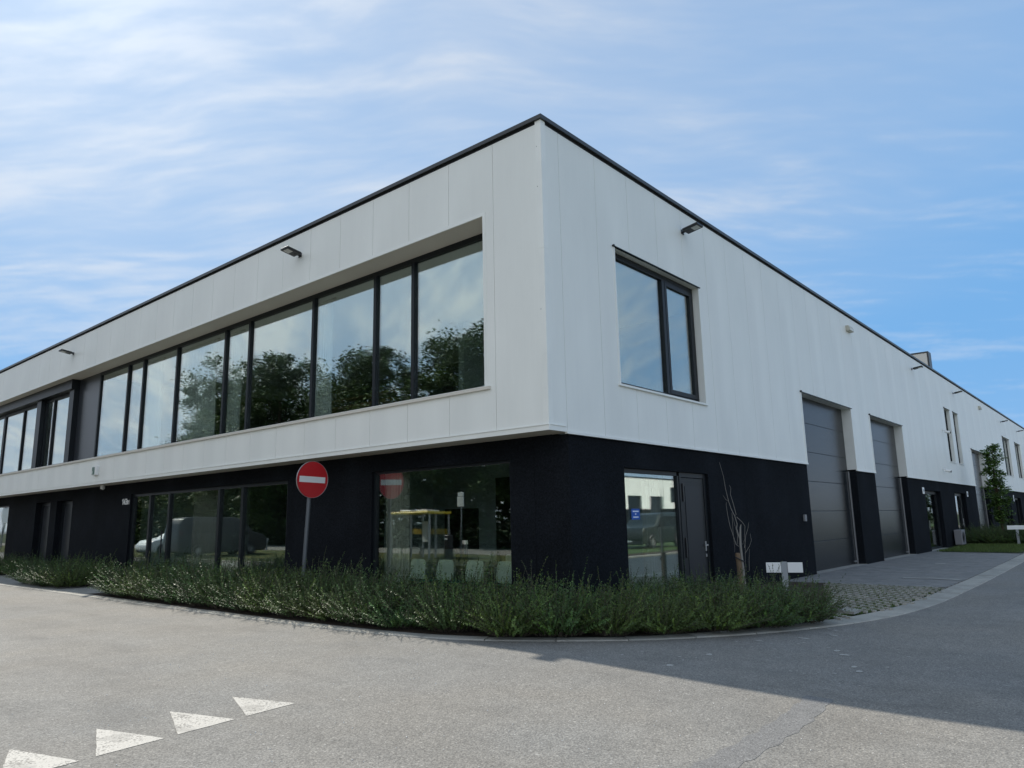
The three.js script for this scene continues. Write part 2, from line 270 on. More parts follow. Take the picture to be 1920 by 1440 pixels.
{
  const r = rng(3); let s = 0, k = 0;
  while (s < kerbLen - 1) {
    const a = s + 0.007, b = s + 0.993, m = 4, pos = [], idx = [], top = 0.016 + 0.005 * (r() - 0.5);
    for (let i = 0; i <= m; i++) {
      const { p, n, w } = kerbAt(mix(a, b, i / m)); const y = groundH(p.x, p.z), q = [[0, -0.1], [0, top - 0.012], [0.012, top], [w - 0.008, top + 0.004], [w, top - 0.004], [w, -0.1]];
      for (const [o, h] of q) pos.push(p.x + n.x * o, y + h, p.z + n.z * o);
    }
    for (let i = 0; i < m; i++) for (let j = 0; j < 5; j++) { const A = i * 6 + j, B = A + 6; idx.push(A, A + 1, B, A + 1, B + 1, B); }
    for (const e of [0, m * 6]) for (let j = 1; j < 5; j++) e ? idx.push(e, e + j, e + j + 1) : idx.push(0, j + 1, j);
    let g = new THREE.BufferGeometry(); g.setAttribute('position', new THREE.Float32BufferAttribute(pos, 3)); g.setIndex(idx); g.computeVertexNormals(); g = metric(toCreasedNormals(g, 0.5));
    obj('kerb_stone', g, M.kerb[(r() * 3) | 0], kerb); s += 1; k++;
  }
  for (let s2 = 0; s2 <= kerbLen; s2 += 0.5) { const { p, n, w } = kerbAt(s2); kerbInner.push([p.x + n.x * (w - 0.004), p.z + n.z * (w - 0.004)]); }
}
const innerX = z => { for (let i = 1; i < kerbInner.length; i++) { const a = kerbInner[i - 1], b = kerbInner[i]; if (a[1] >= z && b[1] < z && b[0] > 0) return mix(a[0], b[0], (z - a[1]) / (b[1] - a[1])); } return 3.3; };
const innerZ = x => { for (let i = 1; i < kerbInner.length; i++) { const a = kerbInner[i - 1], b = kerbInner[i]; if (a[0] <= x && b[0] > x && a[1] > -3) return mix(a[1], b[1], (x - a[0]) / (b[0] - a[0])); } return 1.7; };
const innerBetween = (f) => kerbInner.filter(f);
// planting bed between kerb and walls
{
  const edge = innerBetween(p => p[1] > -3.3 && p[0] > -13.6 || (p[1] > 0 && p[0] > -13.6)), last = edge[edge.length - 1];
  tag(obj('planting_bed', flat([...edge, [last[0] - 0.2, -3.35], [1.15, -9.2], [0.0, -9.2], [0.0, -0.5], [-13.6, -0.5]], 0.025), M.soil), null, null, null, 'structure');
  const e2 = innerBetween(p => p[0] <= -13.6);
  tag(obj('forecourt_slab', flat([...e2, [-13.6, innerZ(-13.6)], [-13.6, -0.5], [-40, -0.5]], 0.022), M.concrete), null, null, null, 'structure');
}
// grass-concrete paving: concrete lattice with grass in its cells
const parking = new THREE.Group(); parking.name = 'grass_paving'; scene.add(parking); parking.userData.kind = 'structure';
{
  const edge = innerBetween(p => p[0] > 1 && p[1] < -3.1 && p[1] > -9.2), r = rng(21);
  obj('soil', flat([[edge[0][0], edge[0][1]], ...edge, [innerX(-9.2), -9.2], [1.15, -9.2], [3.0, -3.35]], 0.012), M.grass, parking);
  const bar = (x, z, lx, lz) => bx(x - lx / 2, x + lx / 2, 0, 0.032 + 0.004 * r(), z - lz / 2, z + lz / 2);
  let n = 0; const rest = [];
  for (let z = -9.05; z < -3.3; z += 0.2) {
    const row = Math.round((z + 9.05) / 0.2), xl = 1.22 + Math.max(0, (z + 8.9) * 0.33), xr = innerX(z) - 0.06;
    for (let x = xl + (row % 2) * 0.15; x < xr; x += 0.3) {
      const g = [bar(x, z, 0.15 + 0.02 * r(), 0.065), bar(x + 0.15, z + 0.1, 0.06, 0.085)];
      for (const q of g) q.translate(0, groundH(x, z) + 0.006, 0);
      const m = mergeGeometries(g); if (z > -8.2 && n < 300 && r() < 0.98) { obj('lattice_block', m, M.kerb[(r() * 3) | 0], parking); n++; } else rest.push(m);
    }
  }
  obj('lattice_blocks', rest, M.kerb[1], parking).userData.kind = 'stuff';
  const pos = [], col = []; for (let i = 0; i < 10500; i++) { const z = -9.15 + 5.8 * r(), x = mix(1.2 + Math.max(0, (z + 8.9) * 0.33), innerX(z) - 0.03, r()), h = 0.022 + 0.04 * r() * r(), a = r() * 6.28, w = 0.006, c = 0.7 + 0.7 * r(), y = groundH(x, z) + 0.012; if (fbm(x * 2.5, z * 2.5, 3) < 0.36) continue; pos.push(x - Math.cos(a) * w, y, z - Math.sin(a) * w, x + Math.cos(a) * w, y, z + Math.sin(a) * w, x + (r() - 0.5) * 0.05, y + h, z + (r() - 0.5) * 0.05); for (let k = 0; k < 3; k++) col.push(c, c, c * 0.85); }
  const tg = new THREE.BufferGeometry(); tg.setAttribute('position', new THREE.Float32BufferAttribute(pos, 3)); tg.setAttribute('color', new THREE.Float32BufferAttribute(col, 3)); tg.computeVertexNormals(); obj('cell_grass', tg, M.grassBlade, parking).userData.kind = 'stuff';
  obj('manhole_cover', [bx(2.75, 3.25, 0.0, 0.045, -4.25, -3.85)], M.concrete, parking);
}
// block paving of the loading yard
const yard = new THREE.Group(); yard.name = 'block_paving'; scene.add(yard); yard.userData.kind = 'structure';
{
  obj('joint_sand', flat([[0.02, -9.2], [innerX(-9.2), -9.2], [innerX(-14), -14], [innerX(-20), -20], [innerX(-25), -25], [innerX(-30), -30], [innerX(-40), -40], [innerX(-60), -60], [0.02, -60]], 0.010), std([0.16, 0.16, 0.155], 1, { map: rep(texSoil, 0.8) }), yard);
  const r = rng(5); let n = 0; const rest = [[], [], []];
  for (let z = -9.3; z > -34; z -= 0.21) {
    const row = Math.round(-z / 0.21), xr = innerX(z) - 0.01;
    for (let x = 0.03 + (row % 2 ? 0.105 : 0) - 0.21; x < xr; x += 0.21 * 2) {
      const x0 = Math.max(x, 0.03), x1 = Math.min(x + 0.416, xr); if (x1 - x0 < 0.05) continue;
      const g = bx(x0, x1, 0, 0.026 + 0.004 * r(), z - 0.103, z + 0.103), m = (r() * 3) | 0;
      if (n < 300) { obj('paving_block', g, M.paver[m], yard); n++; } else rest[m].push(g);
    }
  }
  rest.forEach((l, i) => { obj('paving_blocks', l, M.paver[i], yard).userData.kind = 'stuff'; });
  const d = obj('dust_patch', [flat([[2.3, -11.2], [3.0, -11.35], [3.5, -11.15], [3.55, -11.5], [2.9, -11.62], [2.25, -11.5]], 0.036), flat([[1.9, -17.0], [2.15, -17.2], [2.05, -17.7], [1.8, -17.5]], 0.036)], std([0.52, 0.52, 0.51], 1, { map: rep(texConcrete, 0.5) }), yard);
}
// lawn beyond the yard
{
  tag(obj('lawn', flat([[0.5, -25.6], [innerX(-25) - 0.02, -24.9], [innerX(-33) - 0.02, -33.4], [0.1, -33.8], [0.08, -30]], 0.045), M.grass), null, null, null, 'structure');
  const r = rng(14), pos = [], col = []; for (let i = 0; i < 9000; i++) { const z = -25.3 - 8.1 * r(), x = mix(0.3, innerX(z) - 0.1, r()), h = 0.05 + 0.07 * r(), a = r() * 6.28, w = 0.008, lx = (r() - 0.5) * 0.06, lz = (r() - 0.5) * 0.06, c = 0.7 + 0.6 * r(); pos.push(x - Math.cos(a) * w, 0.045, z - Math.sin(a) * w, x + Math.cos(a) * w, 0.045, z + Math.sin(a) * w, x + lx, 0.045 + h, z + lz); for (let k = 0; k < 3; k++) col.push(c, c, c * 0.9); }
  const g = new THREE.BufferGeometry(); g.setAttribute('position', new THREE.Float32BufferAttribute(pos, 3)); g.setAttribute('color', new THREE.Float32BufferAttribute(col, 3)); g.computeVertexNormals();
  tag(obj('lawn_grass', g, M.grassBlade), 'short green lawn grass beyond the paved yard', 'grass', null, 'stuff');
}
// far side of both streets (seen in the panes)
const edgeBox = (x0, x1, z0, z1, m, name, y = 0.05) => tag(obj(name, bx(x0, x1, -0.2, y, z0, z1), m), null, null, null, 'structure');
edgeBox(-140, -2.5, 7.4, 7.58, M.kerb[0], 'verge_kerb', 0.06);
edgeBox(-140, -27, 7.58, 16.4, M.dryGrass, 'verge');
edgeBox(-27, -2.5, 7.58, 12.1, M.parkGrass, 'parking_strip');
edgeBox(-27, -2.5, 12.1, 16.4, M.dryGrass, 'verge');
edgeBox(-140, -2.5, 16.4, 21.8, M.path, 'cycle_path', 0.06);
edgeBox(-140, -2.5, 21.8, 60, M.grass, 'woodland_floor', 0.05);
edgeBox(9.4, 9.65, -110, 60, M.kerb[0], 'verge_kerb', 0.07);
edgeBox(9.65, 10.9, -110, 60, M.soil, 'verge', 0.06);
edgeBox(10.9, 18.5, -110, 60, std([0.24, 0.33, 0.13], 1, { map: rep(texGrass, 2.4) }), 'verge', 0.07);
edgeBox(18.5, 36.2, -110, 60, M.concrete, 'forecourt_slab', 0.06);

// ------------------------------------------------------------------ the building
const bld = thing('commercial_building', 'long two-storey industrial unit clad in white panels above black rendered ground floor', 'building');
const HT = 8.48, HB = 3.06, XL = -40, ZR = -82;
// rectangles of a strip [a,b] x [y0,y1] left over by the openings, grouped into connected pieces
function pieces(a, b, y0, y1, ops) {
  const us = [...new Set([a, b, ...ops.flatMap(o => [o[0], o[1]]).filter(u => u > a + 1e-6 && u < b - 1e-6)])].sort((p, q) => p - q), rects = [];
  for (let i = 0; i < us.length - 1; i++) {
    const c = (us[i] + us[i + 1]) / 2, cut = ops.filter(o => o[0] < c && o[1] > c).map(o => [o[2], o[3]]).sort((p, q) => p[0] - q[0]); let y = y0;
    for (const [p, q] of cut) { if (p > y + 1e-6) rects.push([us[i], us[i + 1], y, Math.min(p, y1), i]); y = Math.max(y, q); }
    if (y < y1 - 1e-6) rects.push([us[i], us[i + 1], y, y1, i]);
  }
  const id = rects.map((_, i) => i), find = i => id[i] === i ? i : (id[i] = find(id[i]));
  rects.forEach((p, i) => rects.forEach((q, j) => { if (j > i && Math.abs(p[4] - q[4]) === 1 && Math.min(p[3], q[3]) - Math.max(p[2], q[2]) > 0.01) id[find(j)] = find(i); }));
  const out = {}; rects.forEach((p, i) => (out[find(i)] ||= []).push(p)); return Object.values(out);
}
// openings: left front in (x, y), right front in (z, y)
const opL = [[XL, -1.40, 3.90, 7.15]];
const DOORS = [[-16.66, -11.96], [-23.5, -18.88], [-43.45, -39.05], [-66.5, -62.6]];
const SLITS = [[-34.1, -32.73], [-36.25, -34.98], [-55.9, -52.4], [-62.1, -58.8]];
const opR = [[-5.76, -2.22, 4.09, 6.80], ...DOORS.slice(0, 3).map(d => [d[0], d[1], -1, 5.12]), ...SLITS.map(d => [d[0], d[1], 4.11, 6.84])];
const L = {   // how pieces of each front become boxes
  left: (r, d0, d1, e = 0) => bx(r[0] + e, r[1] - e, r[2], r[3], d0, d1),
  right: (r, d0, d1, e = 0) => bx(d0, d1, r[2], r[3], r[0] + e, r[1] - e),
};
// white cladding panels, one by one
{
  const r = rng(8), put = (side, a, b, ops, y0) => { for (const p of pieces(a + 0.0042, b - 0.0042, y0, HT, ops)) obj('cladding_panel', p.map(q => L[side](q, -0.032, -0.0012 * r())), M.panel[(r() * 3) | 0], bld); };
  let x = 0; put('left', -1.136, 0, opL, HB + 0.02); for (x = -1.136; x > XL; x -= 1.15) put('left', Math.max(x - 1.15, XL), x, opL, HB + 0.02);
  put('right', -0.499, -0.033, opR, HB + 0.02); for (x = -0.499; x > ZR; x -= 1.1437) put('right', Math.max(x - 1.1437, ZR), x, opR, HB + 0.02);
  const grow = (o, e) => o.map(q => [q[0] - e, q[1] + e, q[2] - e, q[3] + e]);
  const core = [];
  for (const p of pieces(XL, -0.02, HB + 0.025, HT, grow(opL, 0.003))) core.push(...p.map(q => L.left(q, -0.62, -0.027)));
  for (const p of pieces(ZR, -0.63, HB + 0.025, HT, grow(opR, 0.003))) core.push(...p.map(q => L.right(q, -0.31, -0.027)));
  obj('wall_core', core, M.trim, bld);
}
// trims of the white volume
{
  const t = (name, g, m = M.trim) => obj(name, g, m, bld);
  t('corner_trim', [bx(-0.115, 0.006, HB, 6.19, 0.0005, 0.007), bx(0.0005, 0.007, HB, 6.19, -0.115, 0.0004), bx(-0.117, 0.009, 6.17, 8.53, 0.0006, 0.010), bx(0.0006, 0.010, 6.17, 8.53, -0.117, 0.0005)]);
  // roof cap and the shadow gap under it
  t('roof_trim', [bx(XL, 0.05, 8.535, 8.61, -0.45, 0.05), bx(-0.45, 0.0499, 8.5351, 8.6099, ZR, -0.4501)], M.cap);
  t('shadow_gap', [bx(XL, -0.13, 8.478, 8.536, -0.3, -0.004), bx(-0.3, -0.004, 8.478, 8.536, ZR, -0.13)], M.gap);
  // drip trims
  t('drip_trim', [bx(XL, 0.012, HB, HB + 0.085, -0.02, 0.014), bx(XL, 0.012, HB + 0.0855, HB + 0.100, -0.02, 0.026), bx(-0.02, 0.0145, HB + 0.0004, HB + 0.0853, -0.46, -0.0205), bx(-0.02, 0.026, HB + 0.0858, HB + 0.0998, -0.44, -0.0205)]);
  const seg = [[-0.462, -11.97]]; let a = -16.65; for (const d of [[-18.89, -23.49], [-39.06, -43.44], [-82, -82]]) { seg.push([a, d[0]]); a = d[1]; }
  for (const [p, q] of seg) t('drip_trim', [bx(-0.03, 0.024, HB - 0.025, HB + 0.018, q, p)]);
  t('soffit', [bx(XL, -0.0205, HB + 0.001, HB + 0.024, -0.60, -0.0206)], M.soffit);
  // edge trims of the window band
  t('window_trim', [bx(XL, -1.335, 7.148, 7.215, -0.02, 0.006), bx(-1.402, -1.335, 3.9, 7.1475, -0.02, 0.006)]);
  t('window_reveal', [bx(XL, -1.38, 7.146, 7.17, -0.66, -0.021)], M.soffit);
  // screw heads and small stains on the corner trim
  t('screw_heads', [[-0.09, 8.05], [-0.09, 7.3], [-0.09, 5.1], [0.0, 0]].slice(0, 3).map(([x, y]) => { const g = new THREE.CylinderGeometry(0.007, 0.008, 0.006, 8); g.rotateX(Math.PI / 2); g.translate(x, y, 0.012); return g; }), M.grey);
}
// black rendered ground floor
{
  const ol = [[-5.18, -1.33, -0.02, 2.70], [-17.17, -8.34, -0.02, 2.70], [-25.95, -24.35, -0.02, 2.70], [-23.68, -22.1, -0.02, 2.70], [-33.5, -29.3, -0.02, 2.70]];
  for (const [a, b] of [[XL, -20], [-20, -0.78], [-0.773, -0.3805]]) for (const p of pieces(a, b, -0.15, HB + 0.02, ol)) obj('rendered_wall', p.map(q => L.left(q, -0.90, -0.55)), M.stucco, bld);
  const or = [[-5.66, -2.25, -0.02, 2.55], ...DOORS.slice(0, 3).map(d => [d[0] + 0.0, d[1], -0.02, 5]), [-29.56, -26.36, -0.02, 2.58], [-35.7, -32.84, -0.02, 2.58], [-52.5, -49.2, -0.02, 2.58], [-58, -55, -0.02, 2.58]];
  for (const [a, b] of [[-7.58, -0.55], [-17.7, -7.588], [ZR, -17.7]]) for (const p of pieces(a, b, -0.15, HB - 0.024, or)) obj('rendered_wall', p.map(q => L.right(q, -0.38, -0.03)), M.stucco, bld);
}
// roof, rear walls, floors and rooms behind the panes
{
  obj('roof_deck', [bx(XL, -0.32, 8.2, 8.4, ZR, -0.64)], M.inDark, bld);
  obj('rear_wall', [bx(XL - 0.2, XL, -0.1, 8.5, ZR, -0.0), bx(XL, -0.02, -0.1, 8.5, ZR - 0.2, ZR)], M.panel[0], bld);
  obj('floor_slab', [bx(XL, -0.32, 3.35, 3.80, -9, -0.64), bx(-7, -0.39, 3.35, 3.80, -70, -9)], M.ceil, bld);
  obj('ceiling', [bx(XL, -0.32, 7.28, 7.4, -9, -0.64)], M.ceil, bld);
  obj('interior_floor', [bx(XL, -0.39, -0.1, 0.03, -9, -0.66)], M.inFloor, bld);
  obj('interior_wall', [bx(XL, -8.2, 0.03, 3.35, -5.2, -5.0), bx(-17.79, -8.21, 3.0, 3.34, -4.99, -0.92)], M.inDark, bld);
  obj('interior_wall', [bx(-8.19, -5.7, 0.03, 3.35, -5.2, -5.0), bx(-4.95, -0.39, 0.03, 3.35, -5.2, -5.0), bx(-5.7, -4.95, 2.75, 3.35, -5.2, -5.0), bx(-8.2, -8.05, 0.03, 3.35, -5.0, -0.91), bx(-18.0, -17.8, 0.03, 3.35, -5.0, -0.91), bx(-7.2, -7.0, 0.03, 8.2, -70, -5.2)], M.inWall, bld);
  obj('interior_wall', [bx(XL, -0.39, 3.8, 7.28, -9.2, -9.0), bx(-22.6, -22.4, 3.8, 7.28, -9, -0.7)], M.inDark, bld);
  obj('interior_door', [bx(-5.69, -4.96, 0.03, 2.745, -5.18, -5.02)], M.black, bld);
}
const pane = (w, h, x, y, z, ry, mat, parent, seed, coats = 2) => {   // a sheet of glass, very slightly out of true as panes are
  const g = new THREE.PlaneGeometry(w, h), r = rng(seed * 131 + 7), uv = g.attributes.uv, ox = r() * 9, oy = r() * 9; for (let i = 0; i < uv.count; i++) uv.setXY(i, uv.getX(i) * w + ox, uv.getY(i) * h + oy);
  const m = obj('pane', g, mat, parent); m.position.set(x, y, z); m.rotation.set((r() - 0.5) * 0.0022, ry + (r() - 0.5) * 0.0022, 0, 'YXZ');
  const f = obj('glass_coating', new THREE.PlaneGeometry(w, h), M.film, parent); f.position.set(x - Math.sin(ry) * 0.006, y, z - Math.cos(ry) * 0.006); f.rotation.copy(m.rotation);
  if (coats < 2) return m;
  const f2 = f.clone(); f2.position.x -= Math.sin(ry) * 0.016; f2.position.z -= Math.cos(ry) * 0.016; f2.rotation.set(m.rotation.x + (r() - 0.5) * 0.0012, m.rotation.y + (r() - 0.5) * 0.0012, 0, 'YXZ'); parent.add(f2); return m;
};
// a glazed front in the plane z = const: uprights at xs, glass between
function glazing(name, xs, y0, y1, z, o = {}) {
  const w = o.bar || 0.075, d = o.deep || 0.09, g = [bx(xs[0], xs[xs.length - 1], y1 - (o.top || 0.11), y1, z - d, z), bx(xs[0], xs[xs.length - 1], y0, y0 + (o.bottom || 0.1), z - d, z), bx(xs[0], xs[0] + w, y0 + (o.bottom || 0.1), y1 - (o.top || 0.11), z - d, z), bx(xs[xs.length - 1] - w, xs[xs.length - 1], y0 + (o.bottom || 0.1), y1 - (o.top || 0.11), z - d, z)];
  const f = obj(name, g, M.frame, bld);
  xs.slice(1, -1).forEach(x => obj('mullion', bx(x - w / 2, x + w / 2, y0 + (o.bottom || 0.1), y1 - (o.top || 0.11), z - d, z + 0.012), M.frame, f));
  for (let i = 0; i < xs.length - 1; i++) if (!(o.blind || []).includes(i)) pane(xs[i + 1] - xs[i] - 0.02, y1 - y0 - 0.06, (xs[i] + xs[i + 1]) / 2, (y0 + y1) / 2, z - 0.045, 0, o.glass || M.glass, f, Math.round(-xs[i] * 10) + (y0 > 2 ? 5 : 0), o.coats || (y0 > 2 ? 2 : 1));
  return f;
}
{
  const f = glazing('window_band', [-20.62, -18.18, -17.0, -14.65, -11.75, -10.47, -7.55, -5.2, -3.95, -1.39], 4.02, 7.15, -0.58, { bar: 0.09 });
  obj('sill', [bx(XL, -1.26, 3.895, 3.945, -0.02, 0.045), (() => { const g = bx(XL, -1.41, 3.93, 3.96, -0.6, -0.02); return g; })()], M.soffit, f);
  obj('sill_lip', bx(XL, -1.258, 3.945, 3.956, -0.02, 0.048), M.trim, f);
  obj('blind_panel', bx(-22.5, -20.63, 4.02, 7.15, -0.66, -0.585), M.darkPanel, bld);
  const f2 = glazing('window_band', [-31.2, -28.62, -26.5], 4.02, 6.78, -0.56, { bar: 0.09 });
  glazing('window_band', [-26.0, -25.02, -22.96], 4.02, 6.78, -0.56, { bar: 0.09 });
  glazing('window_band', [-39.9, -36.2, -33.6, -31.25], 4.02, 6.78, -0.56, { bar: 0.09 });
  obj('shutter_box', [bx(XL, -22.5, 6.79, 7.14, -0.62, -0.30), bx(-22.95, -22.51, 4.02, 6.785, -0.62, -0.40), bx(-26.49, -26.01, 4.02, 6.785, -0.62, -0.40)], M.frame, bld);
  glazing('shop_window', [-5.18, -1.33], 0.04, 2.70, -0.61, { top: 0.05, bar: 0.06 });
  const d = glazing('glass_front', [-17.17, -15.9, -14.62, -11.7, -10.5, -8.34], 0.04, 2.70, -0.61, { top: 0.08, bar: 0.11, deep: 0.1, coats: 2 });
  obj('handle', [bx(-14.86, -14.83, 0.75, 1.55, -0.56, -0.53), bx(-14.855, -14.835, 0.80, 0.83, -0.60, -0.55), bx(-14.855, -14.835, 1.47, 1.5, -0.60, -0.55)], M.black, d);
  for (const [a, b] of [[-25.95, -24.35], [-23.68, -22.1]]) { const e = obj('entrance_door', [bx(a, a + 0.14, 0, 2.69, -0.84, -0.74), bx(b - 0.14, b, 0, 2.69, -0.84, -0.74), bx(a + 0.14, b - 0.14, 2.55, 2.69, -0.84, -0.74), bx(a + 0.14, b - 0.14, 0, 0.25, -0.84, -0.74)], M.frame, bld); obj('door_leaf', bx(a + 0.14, b - 0.14, 0.25, 2.55, -0.83, -0.79), M.darkPanel, e); }
  glazing('shop_window', [-33.5, -29.3], 0.04, 2.70, -0.62, { top: 0.05, bar: 0.07 });
}
// right front: windows, doors
function sideGlass(parent, z0, z1, y0, y1, x, mat, seed) { return pane(z1 - z0, y1 - y0, x, (y0 + y1) / 2, (z0 + z1) / 2, Math.PI / 2, mat, parent, seed); }
{
  const a = -5.74, b = -2.23, x = -0.15, f = obj('window', [bx(x - 0.08, x, 4.10, 4.19, a, b), bx(x - 0.08, x, 6.68, 6.795, a, b), bx(x - 0.08, x, 4.19, 6.68, a, a + 0.10), bx(x - 0.08, x, 4.19, 6.68, b - 0.08, b)], M.frame, bld);
  obj('mullion', bx(x - 0.08, x + 0.015, 4.19, 6.68, -4.40, -4.29), M.frame, f);
  obj('sash', [bx(x - 0.06, x + 0.02, 4.20, 4.29, a + 0.11, -4.41), bx(x - 0.06, x + 0.02, 6.58, 6.67, a + 0.11, -4.41), bx(x - 0.06, x + 0.02, 4.29, 6.58, a + 0.11, a + 0.20), bx(x - 0.06, x + 0.02, 4.29, 6.58, -4.49, -4.41)], M.frame, f);
  sideGlass(f, -4.31, b - 0.02, 4.12, 6.75, x - 0.04, M.glass, 71); sideGlass(f, a + 0.15, -4.45, 4.24, 6.63, x - 0.02, M.glass, 72);
  obj('sill', [bx(-0.16, 0.045, 4.062, 4.10, -5.79, -2.15)], M.trim, f);
  obj('lintel_flashing', [bx(-0.02, 0.035, 6.80, 6.815, -5.80, -2.16), bx(-0.01, 0.045, 6.797, 6.83, -2.185, -2.155)], M.frame, f);
  obj('side_trim', bx(-0.02, 0.008, 4.10, 6.797, -2.235, -2.185), M.trim, f); obj('side_trim', bx(-0.02, 0.008, 4.10, 6.797, -5.785, -5.75), M.trim, f);
}
{
  const x = -0.10, f = obj('shop_window', [bx(x - 0.08, x, 2.47, 2.545, -4.36, -2.26), bx(x - 0.08, x, 0.04, 0.14, -4.36, -2.26), bx(x - 0.08, x, 0.14, 2.47, -2.33, -2.26), bx(x - 0.08, x, 0.14, 2.47, -4.44, -4.37)], M.frame, bld);
  sideGlass(f, -4.40, -2.28, 0.08, 2.53, x - 0.04, M.glass, 73);
  const d = obj('entrance_door', [bx(x - 0.09, x + 0.01, 0.04, 2.545, -5.65, -5.54), bx(x - 0.09, x + 0.01, 2.45, 2.545, -5.53, -4.45), bx(x - 0.09, x + 0.01, 0.04, 2.449, -4.53, -4.45)], M.frame, bld);
  obj('door_leaf', [rbx(x - 0.07, x - 0.005, 0.06, 2.44, -5.535, -4.535, 0.006)], M.frame, d);
  obj('door_leaf_inset', [bx(x - 0.006, x + 0.004, 0.22, 2.27, -5.41, -4.68)], M.leafPaint, d);
  obj('hinge', [bx(x, x + 0.03, 1.95, 2.32, -4.60, -4.55), bx(x, x + 0.03, 0.82, 1.22, -4.60, -4.55)], M.black, d);
  obj('handle', [bx(x, x + 0.06, 1.03, 1.06, -5.47, -5.45), bx(x + 0.045, x + 0.065, 1.03, 1.055, -5.47, -5.34), bx(x, x + 0.012, 0.92, 1.12, -5.49, -5.44)], M.steel, d);
  obj('lock', bx(x, x + 0.015, 0.80, 0.86, -5.485, -5.445), M.steel, d);
}
for (const [a, b] of DOORS.slice(0, 3)) {
  const d = obj('sectional_door', [bx(-0.40, -0.36, 0, 5.15, a - 0.05, b + 0.05)], M.black, bld);
  for (let k = 0; k < 6; k++) obj('door_section', [rbx(-0.36, -0.295, 0.004 + 0.868 * k, 0.868 * (k + 1) - 0.001, a + 0.03, b - 0.03, 0.008, 2)], M.doorSeg, d);
  obj('guide_rail', bx(-0.285, -0.245, 0, 3.03, a + 0.005, a + 0.045), M.steel, d); obj('guide_rail', bx(-0.285, -0.245, 0, 5.1, b - 0.04, b - 0.005), M.steel, d);
  obj('bottom_seal', [bx(-0.33, -0.29, 0.0, 0.03, a + 0.05, b - 0.03)], M.black, d);
  obj('pull_grip', [bx(-0.293, -0.25, 0.10, 0.14, a + 0.10, a + 0.30)], M.grey, d);
  obj('threshold', [bx(-0.29, 0.02, -0.05, 0.034, a + 0.006, b - 0.006)], M.concrete, d);
  obj('lintel_flashing', [bx(-0.02, 0.035, 5.122, 5.14, a - 0.06, b + 0.07), bx(-0.01, 0.05, 5.118, 5.165, b + 0.045, b + 0.085)], M.frame, d);
  obj('side_trim', bx(-0.03, 0.012, HB - 0.02, 5.12, b + 0.0, b + 0.055), M.trim, d); obj('side_trim', bx(-0.03, 0.006, HB - 0.02, 5.12, a - 0.05, a - 0.0005), M.trim, d);
}
for (const [a, b] of SLITS) {
  const far = b < -50, x = -0.15, f = obj('slit_window', [bx(x - 0.06, x, 4.12, 4.2, a, b), bx(x - 0.06, x, 6.75, 6.83, a, b), bx(x - 0.06, x, 4.2, 6.75, a, a + 0.07), bx(x - 0.06, x, 4.2, 6.75, b - 0.07, b)], M.frame, bld);
  sideGlass(f, a + 0.03, b - 0.03, 4.15, 6.8, x - 0.03, M.glass, Math.round(-a));
  if (far) obj('mullion', bx(x - 0.06, x + 0.01, 4.2, 6.75, (a + b) / 2 - 0.05, (a + b) / 2 + 0.05), M.frame, f);
  obj('sill', bx(-0.16, 0.04, 4.085, 4.12, a - 0.04, b + 0.05), M.trim, f);
  obj('lintel_flashing', [bx(-0.02, 0.03, 6.842, 6.856, a - 0.05, b + 0.05), bx(-0.01, 0.045, 6.84, 6.875, b + 0.03, b + 0.07)], M.frame, f);
}
[[-29.56, -26.36, 1], [-35.7, -32.84, -1], [-52.5, -49.2, 1], [-58, -55, 1]].forEach(([a, b, s], i) => {
  const x = -0.20, hz = s > 0 ? b - 0.55 : a + 0.55, f = obj('entrance_door', [bx(x - 0.08, x, 2.44, 2.575, a, b), bx(x - 0.08, x, 0, 0.12, a, b), bx(x - 0.08, x, 0.12, 2.44, a, a + 0.14), bx(x - 0.08, x, 0.12, 2.44, b - 0.16, b), bx(x - 0.08, x, 0.12, 2.44, hz - 0.08, hz + 0.08)], M.frame, bld);
  sideGlass(f, a + 0.1, b - 0.1, 0.08, 2.5, x - 0.04, M.glass, 90 + i);
  obj('hinge', [bx(x, x + 0.035, 1.9, 2.25, hz - 0.02, hz + 0.03), bx(x, x + 0.035, 0.75, 1.1, hz - 0.02, hz + 0.03)], M.black, f);
  obj('door_handle', [bx(x, x + 0.06, 1.0, 1.03, hz - 0.2 * s, hz - 0.17 * s), bx(x + 0.05, x + 0.07, 0.9, 1.3, hz - 0.2 * s, hz - 0.17 * s)], M.steel, f);
  obj('threshold', bx(-0.2, 0.03, -0.05, 0.036, a + 0.005, b - 0.005), M.concrete, f);
});
// things fixed to the walls --------------------------------------------------------
function floodlight(label, pos, turn) {   // local: wall at z = 0, lamp reaches out along +z
  const t = thing('floodlight', label, 'floodlight', pos, turn, 'floodlights under the roof edge');
  obj('bracket', [bx(-0.06, 0.06, -0.05, 0.05, 0, 0.012), bx(-0.015, 0.015, -0.02, 0.012, 0.012, 0.16)], M.black, t);
  const h = new THREE.Group(); const head = obj('housing', (() => { const g = rbx(-0.15, 0.15, -0.026, 0.026, 0, 0.38, 0.014, 2); g.translate(0, 0, 0.0); const g2 = mergeGeometries([g.index ? g.toNonIndexed() : g, ...Array.from({ length: 6 }, (_, i) => bx(-0.11 + 0.044 * i - 0.004, -0.11 + 0.044 * i + 0.004, 0.022, 0.036, 0.03, 0.16).toNonIndexed())]); return g2; })(), M.black, t);
  head.position.set(0, 0.0, 0.07); head.rotation.x = -0.16;
  obj('lens', bx(-0.095, 0.095, -0.031, -0.0265, 0.19, 0.34), std([0.55, 0.54, 0.50], 0.3), head);
  return t;
}
floodlight('black floodlight above the window band, nearer the corner', [-7.30, 7.93, 0], 0);
floodlight('black floodlight far along the window band, above the shuttered unit', [-21.7, 7.93, 0], 0);
